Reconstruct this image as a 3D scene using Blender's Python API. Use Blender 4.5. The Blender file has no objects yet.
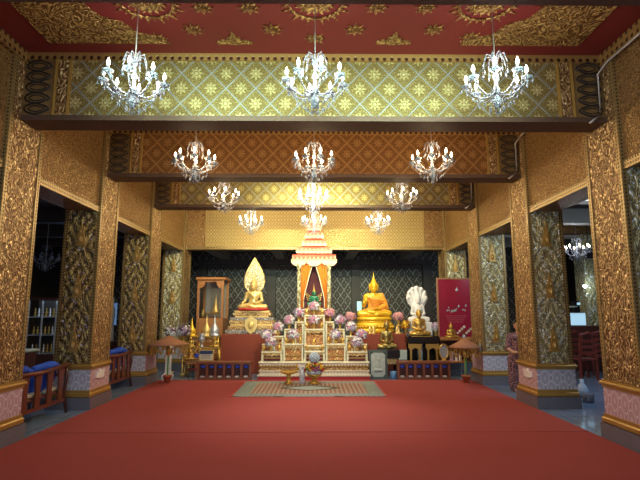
import bpy, math, random
import numpy as np
from mathutils import Vector, Matrix, Euler
C = bpy.context.scene.collection
PI = math.pi
rnd = random.Random(7)
# ------------------------------------------------------------------ camera
F = 480.0
PITCH = math.atan(72 / F)
YAW = -math.atan(5 / F)
cam_d = bpy.data.cameras.new('camera'); cam = bpy.data.objects.new('camera', cam_d); C.objects.link(cam)
cam_d.sensor_width = 36; cam_d.lens = F / 640 * 36; cam_d.clip_start = .05
cam.location = (0, 0, 1.5); cam.rotation_euler = (PI / 2 + PITCH, 0, YAW)
bpy.context.scene.camera = cam
CR = Euler((PI / 2 + PITCH, 0, YAW)).to_matrix()
def P(px, py, Y):
    d = CR @ Vector(((px - 320) / F, (240 - py) / F, -1)); return Vector((0, 0, 1.5)) + d * (Y / d.y)
def PX(px, Y, py=312): return P(px, py, Y).x
def PZ(py, Y): return P(315, py, Y).z
# ------------------------------------------------------------------ world, light, exposure
sc = bpy.context.scene
sc.view_settings.view_transform = 'Standard'; sc.view_settings.look = 'None'
sc.view_settings.exposure = 0.0; sc.view_settings.gamma = 1
sc.cycles.use_denoising = True
sc.cycles.max_bounces = 6; sc.cycles.sample_clamp_indirect = 4; sc.cycles.caustics_reflective = False; sc.cycles.caustics_refractive = False
w = bpy.data.worlds.new('world'); sc.world = w; w.use_nodes = True
w.node_tree.nodes['Background'].inputs[0].default_value = (.75, .8, 1, 1); w.node_tree.nodes['Background'].inputs[1].default_value = .22
def lamp(kind, name, loc, power, color, target=None, **kw):
    d = bpy.data.lights.new(name, kind); d.energy = power; d.color = color
    for k, v in kw.items(): setattr(d, k, v)
    o = bpy.data.objects.new(name, d); C.objects.link(o); o.location = loc
    if target is not None: o.rotation_euler = (Vector(target) - Vector(loc)).to_track_quat('-Z', 'Y').to_euler()
    return o
WARM = (1, .74, .42); COOL = (.78, .87, 1); WHITE = (1, .93, .82)
lamp('AREA', 'entrance_daylight', (0, -2.6, 1.7), 205, (.70, .84, 1), (0, 6, 1.6), shape='RECTANGLE', size=5.5, size_y=2.6)
lamp('AREA', 'beam_lamp', (0, 3.5, 3.79), 62, (.70, 1, .80), (0, 5.5, 3.84), shape='RECTANGLE', size=4.0, size_y=.05, spread=math.radians(58))
lamp('AREA', 'beam_lamp', (0, 8.45, 3.79), 58, (.92, .95, .55), (0, 10.4, 3.86), shape='RECTANGLE', size=2.0, size_y=.05, spread=math.radians(62))
lamp('SPOT', 'altar_spotlight', (0, 8.45, 3.7), 330, (1, .93, .8), (0, 12, 1.2), spot_size=math.radians(62), spot_blend=.8, shadow_soft_size=.15)
lamp('SPOT', 'carpet_downlight', (0, 8.4, 3.7), 290, (1, .92, .86), (0, 7.6, 0), spot_size=math.radians(66), spot_blend=1, shadow_soft_size=.1)  # added spot without a fixture, brightens the carpet where the altar's sheen falls
lamp('AREA', 'altar_flood', (0, 10.85, 3.78), 120, (1, .92, .62), (0, 13.2, 3.3), shape='RECTANGLE', size=5.2, size_y=.12)
lamp('AREA', 'aisle_lamp', (5.2, 8.3, 3.3), 50, (.66, .82, 1), (6.2, 10.5, 0), size=1.2)  # added area light, kept behind a column, cools the right aisle floor
lamp('AREA', 'aisle_lamp', (-6.2, 8.5, 3.3), 26, (.62, .8, 1), (-6.2, 8.5, 0), size=1.2)  # unseen area light added for the left aisle floor
lamp('AREA', 'shrine_room_lamp', (0, 14.6, 3.1), 10, (1, .9, .8), (0, 15.6, 1.0), shape='RECTANGLE', size=5, size_y=.6)
ROWLIGHT = [(26, (1, .93, .84)), (44, WARM), (34, WARM), (88, (1, .88, .55))]

# ------------------------------------------------------------------ node helpers
class NT:
    def __init__(s, name):
        s.m = bpy.data.materials.new(name); s.m.use_nodes = True; s.t = s.m.node_tree
        s.b = s.t.nodes['Principled BSDF']; s._uv = None
    def node(s, t, **kw):
        n = s.t.nodes.new(t)
        for k, v in kw.items(): setattr(n, k, v)
        return n
    def put(s, sock, v):
        if isinstance(v, bpy.types.NodeSocket): s.t.links.new(v, sock)
        else:
            if sock.type == 'RGBA' and len(v) == 3: v = (*v, 1)
            sock.default_value = v
    def M(s, op, a, b=0.0, c=0.0, clamp=False):
        n = s.node('ShaderNodeMath', operation=op, use_clamp=clamp)
        for i, v in enumerate((a, b, c)): s.put(n.inputs[i], v)
        return n.outputs[0]
    def uv(s):
        if s._uv is None:
            n = s.node('ShaderNodeUVMap'); x = s.node('ShaderNodeSeparateXYZ'); s.t.links.new(n.outputs[0], x.inputs[0])
            s._uv = (x.outputs[0], x.outputs[1], n.outputs[0])
        return s._uv
    def obj(s):
        n = s.node('ShaderNodeTexCoord'); return n.outputs['Object']
    def noise(s, vec, scale, detail=3, rough=.5, dist=0):
        n = s.node('ShaderNodeTexNoise'); s.put(n.inputs['Vector'], vec)
        for k, v in (('Scale', scale), ('Detail', detail), ('Roughness', rough), ('Distortion', dist)): n.inputs[k].default_value = v
        return n.outputs[0]
    def voro(s, vec, scale, feature='F1', out=0):
        n = s.node('ShaderNodeTexVoronoi', feature=feature); s.put(n.inputs['Vector'], vec); n.inputs['Scale'].default_value = scale
        return n.outputs[out]
    def ramp(s, f, stops):
        n = s.node('ShaderNodeValToRGB'); e = n.color_ramp.elements
        while len(e) < len(stops): e.new(.5)
        for i, (p, c) in enumerate(stops): e[i].position = p; e[i].color = (*c, 1)
        s.put(n.inputs[0], f); return n.outputs[0]
    def mix(s, f, a, b):
        n = s.node('ShaderNodeMix', data_type='RGBA'); s.put(n.inputs[0], f); s.put(n.inputs[6], a); s.put(n.inputs[7], b); return n.outputs[2]
    def step(s, v, lo, hi):      # smooth 0..1
        n = s.node('ShaderNodeMapRange', interpolation_type='SMOOTHSTEP'); s.put(n.inputs[0], v); n.inputs[1].default_value = lo; n.inputs[2].default_value = hi; return n.outputs[0]
    def bump(s, h, strength=.5, dist=.02):
        n = s.node('ShaderNodeBump'); n.inputs['Strength'].default_value = strength; n.inputs['Distance'].default_value = dist
        s.put(n.inputs['Height'], h); s.put(s.b.inputs['Normal'], n.outputs[0])
    def fin(s, col, metal=0.0, rough=.5, spec=.5):
        s.put(s.b.inputs['Base Color'], col); s.put(s.b.inputs['Metallic'], metal); s.put(s.b.inputs['Roughness'], rough)
        s.b.inputs['Specular IOR Level'].default_value = spec
        return s.m
def plain(name, col, metal=0.0, rough=.5, vary=.12, scale=9, bump=0):
    n = NT(name); o = n.obj(); f = n.noise(o, scale, 3)
    c = n.mix(f, tuple(x * (1 - vary) for x in col), tuple(min(1, x * (1 + vary)) for x in col))
    if bump: n.bump(f, bump, .01)
    return n.fin(c, metal, rough)
def emis(name, col, strength):
    n = NT(name); n.b.inputs['Emission Color'].default_value = (*col, 1); n.b.inputs['Emission Strength'].default_value = strength
    return n.fin(col, 0, .4)
def scroll(name, dark, mid, hi, scale=9, metal=.45, rough=.38, sparkle=None, bs=.8, stretch=1.0, thresh=.5, arch=0):
    """carved leaf scroll relief"""
    n = NT(name); u, v, uv = n.uv()
    mp = n.node('ShaderNodeMapping'); n.put(mp.inputs[0], uv); mp.inputs['Scale'].default_value = (1, stretch, 1)
    ds = n.node('ShaderNodeTexNoise'); n.put(ds.inputs['Vector'], mp.outputs[0]); ds.inputs['Scale'].default_value = scale * .6; ds.inputs['Detail'].default_value = 1
    vm = n.node('ShaderNodeVectorMath', operation='MULTIPLY_ADD'); n.put(vm.inputs[0], ds.outputs[1]); vm.inputs[1].default_value = (.12, .12, .12); n.put(vm.inputs[2], mp.outputs[0])
    a = n.voro(vm.outputs[0], scale, 'SMOOTH_F1')
    b = n.voro(vm.outputs[0], scale * 2.3)
    wv = n.M('SINE', n.M('MULTIPLY', a, 26.0))
    h = n.M('ADD', n.M('MULTIPLY', wv, .3), n.M('ADD', .55, n.M('MULTIPLY', b, -.45)))
    if arch:       # nested pointed frames running up the panel
        U = n.M('SUBTRACT', n.M('ABSOLUTE', u), CW / 2); V = n.M('SUBTRACT', n.M('FRACT', n.M('DIVIDE', n.M('SUBTRACT', v, .87), .85)), .5)
        q = n.M('ADD', n.M('MULTIPLY', n.M('ABSOLUTE', U), 2.2), n.M('MULTIPLY', n.M('ABSOLUTE', V), 1.1))
        rg = n.M('MULTIPLY', n.M('COSINE', n.M('MULTIPLY', q, 2 * PI * 3.4)), .28); h = n.M('ADD', h, rg)
    col = n.ramp(h, [(.12, dark), (thresh, mid), (.8, hi)])  # height-driven dark: lacquer ground on gilt, also carving shade put into the colour
    mt = metal
    if sparkle:
        sc_, frac, scol = sparkle
        cell = n.node('ShaderNodeTexVoronoi'); n.put(cell.inputs['Vector'], uv); cell.inputs['Scale'].default_value = sc_
        sx = n.node('ShaderNodeSeparateColor'); n.put(sx.inputs[0], cell.outputs[1])
        big = n.noise(uv, 5, 2)
        msk = n.M('MULTIPLY', n.M('GREATER_THAN', n.M('ADD', sx.outputs[0], n.M('MULTIPLY', n.M('SUBTRACT', big, .5), .9)), 1 - frac), n.M('LESS_THAN', cell.outputs[0], .5))
        col = n.mix(msk, col, scol)
    n.bump(h, bs, .02)
    return n.fin(col, mt, rough)
def lattice(name, ground, gold, hi, px, pz, rough=.4, metal=.45, line=.07, silver=None):
    """diamond trellis with an eight petal flower in each diamond"""
    n = NT(name); u, v, uv = n.uv()
    U = n.M('DIVIDE', u, px); V = n.M('DIVIDE', v, pz)
    a = n.M('ADD', U, V); b = n.M('SUBTRACT', U, V)
    fa = n.M('SUBTRACT', n.M('FRACT', a), .5); fb = n.M('SUBTRACT', n.M('FRACT', b), .5)
    ea = n.M('SUBTRACT', .5, n.M('ABSOLUTE', fa)); eb = n.M('SUBTRACT', .5, n.M('ABSOLUTE', fb))
    e = n.M('MINIMUM', ea, eb)
    ln = n.M('SUBTRACT', 1.0, n.step(e, line * .55, line * 1.1))
    ln2 = n.M('MULTIPLY', n.step(e, line * 1.6, line * 2), n.M('SUBTRACT', 1.0, n.step(e, line * 2.2, line * 2.7)))
    r = n.M('SQRT', n.M('ADD', n.M('MULTIPLY', fa, fa), n.M('MULTIPLY', fb, fb)))
    th = n.M('ARCTAN2', fa, fb)
    pr = n.M('ADD', .235, n.M('MULTIPLY', .075, n.M('COSINE', n.M('MULTIPLY', th, 8.0))))
    fl = n.M('SUBTRACT', 1.0, n.step(n.M('SUBTRACT', r, pr), -.02, .03))
    ctr = n.M('SUBTRACT', 1.0, n.step(r, .05, .08))
    ring = n.M('MULTIPLY', n.step(r, .08, .1), n.M('SUBTRACT', 1.0, n.step(r, .1, .13)))
    nz = n.noise(uv, 60, 2)
    fill = n.M('MULTIPLY', n.step(nz, .45, .6), .5)
    h = n.M('ADD', n.M('ADD', n.M('MULTIPLY', fl, .7), n.M('MULTIPLY', ln, 1.0)), n.M('ADD', n.M('SUBTRACT', n.M('MULTIPLY', ctr, .4), n.M('MULTIPLY', ring, .5)), n.M('ADD', fill, n.M('MULTIPLY', ln2, .35))))
    col = n.ramp(n.M('MULTIPLY', h, .7), [(.05, ground), (.38, gold), (.8, hi)])
    if silver: col = n.mix(ln, col, silver)
    n.bump(h, .8, .03)
    return n.fin(col, metal, rough)
def beads(name, ground, gold, p=.05, axis=1, metal=.4):
    n = NT(name); u, v, uv = n.uv()
    U = n.M('SUBTRACT', n.M('FRACT', n.M('DIVIDE', u, p)), .5); V = n.M('SUBTRACT', n.M('FRACT', n.M('DIVIDE', v, p)), .5)
    r = n.M('SQRT', n.M('ADD', n.M('MULTIPLY', U, U), n.M('MULTIPLY', V, V)))
    d = n.step(r, .2, .32); n.bump(d, .6, .01)
    return n.fin(n.mix(d, ground, gold), metal, .4)
def ogee(name, ground, ink, px=.19, pz=.31):
    n = NT(name); u, v, uv = n.uv()
    cu = n.M('COSINE', n.M('MULTIPLY', u, 2 * PI / px)); cv = n.M('COSINE', n.M('MULTIPLY', v, 2 * PI / pz))
    f = n.M('ADD', cu, n.M('MULTIPLY', cv, 1.0))
    f = n.M('ABSOLUTE', f)
    def band(c0, w_): return n.M('SUBTRACT', 1.0, n.step(n.M('ABSOLUTE', n.M('SUBTRACT', f, c0)), w_ * .6, w_))
    m = n.M('MAXIMUM', n.M('MAXIMUM', band(.42, .30), n.M('MULTIPLY', band(1.25, .16), .5)), n.M('MULTIPLY', n.step(f, 1.6, 1.8), .7))
    return n.fin(n.mix(m, ground, ink), 0, .3)
def tiles(name, a, b, grout, size=.6, rough=.08):
    n = NT(name); u, v, uv = n.uv()
    fx = n.M('ABSOLUTE', n.M('SUBTRACT', n.M('FRACT', n.M('DIVIDE', u, size)), .5)); fy = n.M('ABSOLUTE', n.M('SUBTRACT', n.M('FRACT', n.M('DIVIDE', v, size)), .5))
    g = n.step(n.M('MAXIMUM', fx, fy), .488, .496)
    c = n.mix(n.noise(uv, 7, 6, .7), a, b)
    return n.fin(n.mix(g, c, grout), 0, rough)
def mosaic_wall(name, ground, silver, px=.26, pz=.38):
    n = NT(name); u, v, uv = n.uv()
    a = n.M('ADD', n.M('DIVIDE', u, px), n.M('DIVIDE', v, pz)); b = n.M('SUBTRACT', n.M('DIVIDE', u, px), n.M('DIVIDE', v, pz))
    fa = n.M('SUBTRACT', n.M('FRACT', a), .5); fb = n.M('SUBTRACT', n.M('FRACT', b), .5)
    e = n.M('SUBTRACT', .5, n.M('MAXIMUM', n.M('ABSOLUTE', fa), n.M('ABSOLUTE', fb)))
    ln = n.M('SUBTRACT', 1.0, n.step(e, .05, .10))
    r = n.M('SQRT', n.M('ADD', n.M('MULTIPLY', fa, fa), n.M('MULTIPLY', fb, fb)))
    dot = n.M('SUBTRACT', 1.0, n.step(r, .08, .13))
    brk = n.step(n.noise(uv, 14, 2), .38, .52)
    m = n.M('MAXIMUM', n.M('MULTIPLY', ln, brk), n.M('MULTIPLY', dot, .5))
    return n.fin(n.mix(m, ground, silver), n.M('MULTIPLY', m, .2), .5)
G = {}
CW = .56
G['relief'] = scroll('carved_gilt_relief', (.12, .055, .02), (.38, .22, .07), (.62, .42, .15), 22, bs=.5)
G['wallgold'] = scroll('gilt_wall_relief', (.14, .07, .022), (.37, .225, .075), (.54, .36, .14), 24, bs=.6)
G['orange'] = scroll('orange_gilt_scroll', (.14, .065, .022), (.40, .26, .105), (.80, .6, .30), 17, stretch=.6, sparkle=(30, .10, (1, .8, .42)))
G['mosaic_r'] = scroll('silver_mosaic_relief', (.24, .2, .09), (.46, .41, .19), (.68, .63, .34), 19, sparkle=(40, .2, (.85, .95, 1)), metal=.35, stretch=.5, arch=1)  # brighter copy: mirror flecks with daylight glints painted into their colour
G['mosaic_l'] = scroll('gilt_mosaic_relief', (.10, .065, .025), (.36, .26, .08), (.7, .55, .2), 17, sparkle=(34, .06, (.45, .42, .62)), metal=.35, stretch=.5, arch=1)  # darker copy of the mosaic, the unlit side's shade put into the colour
G['lattice'] = lattice('gilt_diamond_trellis', (.20, .15, .05), (.40, .31, .10), (.66, .60, .30), .365, .39, line=.04, silver=(.36, .38, .38))
G['lattice_b'] = lattice('copper_diamond_trellis', (.19, .085, .025), (.34, .165, .05), (.5, .28, .10), .365, .39, line=.05)
G['far_lattice'] = lattice('pale_gilt_trellis', (.42, .27, .08), (.68, .49, .17), (.86, .70, .34), .17, .2)
G['edge'] = beads('beaded_gilt_edge', (.05, .03, .01), (.32, .22, .08), .045)
G['edge2'] = beads('ceiling_edge_beading', (.06, .02, .01), (.36, .22, .07), .09)
G['bronze'] = plain('dark_gilt_bronze', (.085, .048, .028), .1, .65, .5, 40, .6)
G['nich'] = plain('dull_gilt_niche', (.42, .27, .08), .3, .4, .3, 30, .5)
G['orna'] = scroll('gilt_ceiling_stucco', (.16, .07, .02), (.46, .30, .09), (.75, .55, .2), 13, bs=1)
G['oldgold'] = plain('aged_gilt_panel', (.20, .125, .045), .3, .45, .35, 30, .4)
G['black'] = plain('blackened_outline', (.015, .012, .012), 0, .5)
G['gmould'] = plain('gold_paint_moulding', (.44, .27, .065), .35, .35, .15)
G['ogee_w'] = ogee('white_damask_tile', (.36, .38, .47), (.68, .69, .74))
G['ogee_p'] = ogee('pink_damask_tile', (.46, .27, .31), (.66, .56, .63))
G['granite'] = plain('grey_granite', (.16, .16, .19), 0, .25, .5, 60)
G['ivory'] = plain('ivory_lacquer', (.72, .69, .50), 0, .4, .08)
G['gold'] = plain('polished_gold', (.68, .44, .10), .7, .28, .1)
G['gold_y'] = plain('yellow_gold', (.78, .47, .03), .35, .25, .1)
G['gold_p'] = plain('pale_gold', (.78, .56, .20), .45, .3, .12, 20)
G['cream'] = plain('cream_gilt', (.36, .27, .15), .15, .4, .15, 30)
G['gold_d'] = plain('aged_brass', (.36, .26, .08), .75, .3, .2)
G['white'] = plain('white_plaster', (.78, .78, .80), 0, .5, .06)
G['wood'] = plain('brown_wood', (.22, .08, .04), 0, .35, .3, 14)
G['wood_b'] = plain('reddish_bench_wood', (.14, .04, .022), 0, .3, .3, 14)
G['wood_o'] = plain('orange_varnished_wood', (.42, .18, .06), 0, .35, .2, 14)
G['wood_d'] = plain('dark_wood', (.07, .022, .014), 0, .3, .3, 14)
G['redcloth'] = plain('brick_red_cloth', (.24, .045, .022), 0, .8, .12, 5)
G['red'] = plain('red_lacquer', (.42, .02, .02), 0, .35, .1)
G['blue'] = plain('blue_cushion_fabric', (.015, .09, .62), 0, .8, .2)
G['bluebox'] = plain('deep_blue_paint', (.05, .10, .75), 0, .4, .2)
G['pink'] = plain('pink_petals', (.60, .26, .36), 0, .7, .25, 40)
G['lilac'] = plain('lilac_petals', (.46, .34, .55), 0, .7, .25, 40)
G['salmon'] = plain('salmon_petals', (.75, .36, .32), 0, .7, .25, 40)
G['petalw'] = plain('white_petals', (.8, .8, .78), 0, .7, .1, 40)
G['leaf'] = plain('green_leaves', (.06, .22, .05), 0, .6, .3)
G['greenpole'] = plain('green_painted_pole', (.14, .42, .08), 0, .4, .15)
G['terra'] = plain('terracotta', (.42, .13, .05), 0, .7, .15)
G['tan'] = plain('woven_tan_palm', (.36, .17, .09), 0, .7, .2, 40)
G['orange_cl'] = plain('orange_satin', (.55, .17, .008), 0, .45, .12)
G['robe'] = plain('saffron_robe_cloth', (.80, .33, .03), 0, .7, .12, 6)
G['green'] = plain('jade_green', (.03, .20, .10), 0, .25, .15)
G['silver'] = plain('silver_plate', (.6, .64, .72), .6, .25, .15, 30)
G['blackl'] = plain('black_lacquer', (.012, .011, .013), 0, .2, .2)
G['stone'] = plain('grey_green_stone', (.42, .50, .45), 0, .6, .25, 20)
G['stone_d'] = plain('dark_green_frame', (.07, .10, .09), 0, .5, .2)
G['navy'] = plain('navy_print', (.03, .05, .16), 0, .5)
G['metalp'] = plain('grey_painted_conduit', (.45, .43, .40), .2, .4, .05)
G['skin'] = plain('skin', (.45, .26, .17), 0, .5, .08)
G['hair'] = plain('black_hair', (.012, .01, .01), 0, .5)
G['bulb'] = emis('lit_candle_bulb', (1, .93, .82), 22)
G['bulbw'] = emis('warm_lit_candle_bulb', (1, .85, .62), 18)
G['screen'] = emis('lit_white_screen', (.5, .8, 1), .6)
G['cyan'] = emis('pale_cyan_screen', (.35, .75, .72), .55)
G['bluel'] = emis('blue_window_light', (.2, .38, .75), .35)
def crystal():
    n = NT('cut_crystal'); nn = n.noise(n.obj(), 55, 2); n.bump(nn, 1, .05)
    m = n.fin((.27, .29, .36), 0, .06, 1.0); n.b.inputs['Transmission Weight'].default_value = .25; n.b.inputs['IOR'].default_value = 1.6
    return m
G['crystal'] = crystal()
def glass():
    n = NT('clear_glass'); t = n.node('ShaderNodeBsdfTransparent'); g = n.node('ShaderNodeBsdfGlossy'); g.inputs['Roughness'].default_value = .03
    mx = n.node('ShaderNodeMixShader'); mx.inputs[0].default_value = .08
    n.t.links.new(t.outputs[0], mx.inputs[1]); n.t.links.new(g.outputs[0], mx.inputs[2]); n.t.links.new(mx.outputs[0], n.t.nodes['Material Output'].inputs[0]); return n.m
G['glass'] = glass()
G['floor'] = tiles('grey_stone_tiles', (.15, .22, .36), (.23, .33, .50), (.09, .12, .18))
def carpet_mat(name, c):
    n = NT(name); u, v, uv = n.uv(); f = n.noise(uv, 160, 2); g = n.noise(uv, .9, 3)
    col = n.mix(n.M('ADD', n.M('MULTIPLY', f, .5), n.M('MULTIPLY', g, .5)), tuple(x * .8 for x in c), tuple(x * 1.15 for x in c)); n.bump(f, .3, .004)
    return n.fin(col, 0, .95, .1)
G['carpet'] = carpet_mat('red_carpet_pile', (.37, .085, .080))
G['carpet_n'] = carpet_mat('red_carpet_pile_near', (.365, .078, .072))
G['ceil'] = plain('crimson_ceiling_paint', (.15, .014, .012), 0, .6, .15, 2)
G['dkceil'] = plain('brown_ceiling', (.05, .035, .03), 0, .6, .2, 2)
G['dkbeam'] = plain('grey_brown_beam', (.30, .28, .24), 0, .5, .2, 3)
G['backwall'] = mosaic_wall('dark_mirror_mosaic', (.045, .034, .024), (.27, .26, .24))
G['dkwall'] = plain('dark_brown_wall', (.045, .032, .026), 0, .5, .3, 3)
G['dress'] = scroll('patterned_dress_cloth', (.02, .02, .03), (.30, .14, .18), (.6, .42, .46), 22, metal=0, rough=.8, bs=.05)

# ------------------------------------------------------------------ mesh helpers
class MB:
    def __init__(s): s.v = []; s.f = []; s.mi = []; s.cur = 0
    def add(s, vs, fs):
        o = len(s.v); s.v += [tuple(v) for v in vs]; s.f += [tuple(i + o for i in f) for f in fs]; s.mi += [s.cur] * len(fs); return s
    def box(s, x0, x1, y0, y1, z0, z1, bev=0):
        if bev:
            b = min(bev, (x1 - x0) / 2.01, (y1 - y0) / 2.01, (z1 - z0) / 2.01)
            rings = [(z0, b), (z0 + b, 0), (z1 - b, 0), (z1, b)]
            vs = []
            for z, i in rings:
                j = i
                vs += [(x0 + b, y0 + j, z), (x1 - b, y0 + j, z), (x1 - j, y0 + b, z), (x1 - j, y1 - b, z), (x1 - b, y1 - j, z), (x0 + b, y1 - j, z), (x0 + j, y1 - b, z), (x0 + j, y0 + b, z)]
            fs = [tuple(range(7, -1, -1)), tuple(range(24, 32))]
            for k in range(3):
                for i in range(8): a = k * 8 + i; c = k * 8 + (i + 1) % 8; fs.append((a, c, c + 8, a + 8))
            return s.add(vs, fs)
        return s.add([(x0, y0, z0), (x1, y0, z0), (x1, y1, z0), (x0, y1, z0), (x0, y0, z1), (x1, y0, z1), (x1, y1, z1), (x0, y1, z1)],
                     [(0, 3, 2, 1), (4, 5, 6, 7), (0, 1, 5, 4), (1, 2, 6, 5), (2, 3, 7, 6), (3, 0, 4, 7)])
    def lathe(s, prof, n=16, c=(0, 0, 0), sq=0, sx=1, sy=1, ph=0):
        vs = []; k = len(prof)
        for r, z in prof:
            for i in range(n):
                t = 2 * PI * i / n + ph; m = 1.0
                if sq: m = 1 / max(abs(math.cos(t)), abs(math.sin(t))) * (1 - .0)
                vs.append((c[0] + r * m * math.cos(t) * sx, c[1] + r * m * math.sin(t) * sy, c[2] + z))
        fs = [(j * n + i, j * n + (i + 1) % n, (j + 1) * n + (i + 1) % n, (j + 1) * n + i) for j in range(k - 1) for i in range(n)]
        fs.append(tuple(range(n - 1, -1, -1))); fs.append(tuple((k - 1) * n + i for i in range(n)))
        return s.add(vs, fs)
    def tube(s, pts, r, n=6, r2=None):
        pts = [Vector(p) for p in pts]; vs = []; k = len(pts)
        up = Vector((0, 0, 1))
        for i, p in enumerate(pts):
            t = (pts[min(i + 1, k - 1)] - pts[max(i - 1, 0)]).normalized()
            a = t.cross(up)
            if a.length < .05: a = t.cross(Vector((1, 0, 0)))
            a.normalize(); b = t.cross(a)
            rr = r if r2 is None else r + (r2 - r) * i / (k - 1)
            for j in range(n):
                th = 2 * PI * j / n; vs.append(p + a * rr * math.cos(th) + b * rr * math.sin(th))
        fs = [(j * n + i, (j + 1) * n + i, (j + 1) * n + (i + 1) % n, j * n + (i + 1) % n) for j in range(k - 1) for i in range(n)]
        fs.append(tuple(range(n))); fs.append(tuple((k - 1) * n + i for i in range(n - 1, -1, -1)))
        return s.add(vs, fs)
    def ball(s, c, r, n=8, sz=1, sx=1, sy=1):
        m = max(4, n // 2 + 1); prof = [(max(.0005, r * math.sin(PI * i / m)), -r * sz * math.cos(PI * i / m)) for i in range(m + 1)]
        return s.lathe(prof, n, c, sx=sx, sy=sy)
    def prism(s, poly, d0, d1, plane='xz', off=(0, 0, 0)):
        """poly points extruded from d0 to d1 along the third axis"""
        n = len(poly); ar = sum(poly[i][0] * poly[(i + 1) % n][1] - poly[(i + 1) % n][0] * poly[i][1] for i in range(n))
        def mk(a, b, d):
            q = {'xz': (a, d, b), 'xy': (a, b, d), 'yz': (d, a, b)}[plane]; return (q[0] + off[0], q[1] + off[1], q[2] + off[2])
        vs = [mk(a, b, d0) for a, b in poly] + [mk(a, b, d1) for a, b in poly]
        fs = [tuple(range(n)), tuple(range(2 * n - 1, n - 1, -1))] + [(i + n, (i + 1) % n + n, (i + 1) % n, i) for i in range(n)]
        return s.add(vs, fs)
    def build(s, name, mat, parent=None, smooth=False, loc=(0, 0, 0), rz=0):
        me = bpy.data.meshes.new(name); me.from_pydata(s.v, [], s.f); me.update()
        ms = mat if isinstance(mat, (list, tuple)) else [mat]
        for m in ms: me.materials.append(m)
        nf = len(me.polygons)
        if len(ms) > 1: me.polygons.foreach_set('material_index', s.mi)
        import bmesh
        bm = bmesh.new(); bm.from_mesh(me); bmesh.ops.recalc_face_normals(bm, faces=bm.faces)
        uvl = bm.loops.layers.uv.new('UVMap')
        for f in bm.faces:
            nx, ny, nz = abs(f.normal.x), abs(f.normal.y), abs(f.normal.z)
            for l in f.loops:
                c = l.vert.co
                l[uvl].uv = (c.x, c.y) if nz >= nx and nz >= ny else ((c.x, c.z) if ny >= nx else (c.y, c.z))
            f.smooth = smooth
        bm.to_mesh(me); bm.free()
        o = bpy.data.objects.new(name, me); C.objects.link(o); o.location = loc; o.rotation_euler = (0, 0, rz)
        if parent: o.parent = parent
        return o
def tag(o, label, cat, group=None, kind=None):
    o['label'] = label
    if cat: o['category'] = cat
    if group: o['group'] = group
    if kind: o['kind'] = kind
    return o
def thing(name, label, cat, loc=(0, 0, 0), rz=0, group=None):
    o = bpy.data.objects.new(name, None); C.objects.link(o); o.location = loc; o.rotation_euler = (0, 0, rz); o.empty_display_size = .1
    return tag(o, label, cat, group)
def clone(root, loc, label, rz=None, scale=None, group=None):
    def cp(o, par):
        c = o.copy(); C.objects.link(c)
        if par is not None: c.parent = par
        for ch in KIDS.get(o.name, None) or [x for x in o.children]: cp(ch, c)
        return c
    r = cp(root, None); r.location = loc; r['label'] = label
    if rz is not None: r.rotation_euler = (0, 0, rz)
    if scale is not None: r.scale = (scale,) * 3 if not isinstance(scale, tuple) else scale
    if group: r['group'] = group
    return r
KIDS = {}
def struct(o, label=None):
    o['kind'] = 'structure'
    if label: o['label'] = label
    return o
def B(*a, bev=0): return MB().box(*a, bev=bev)

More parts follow.
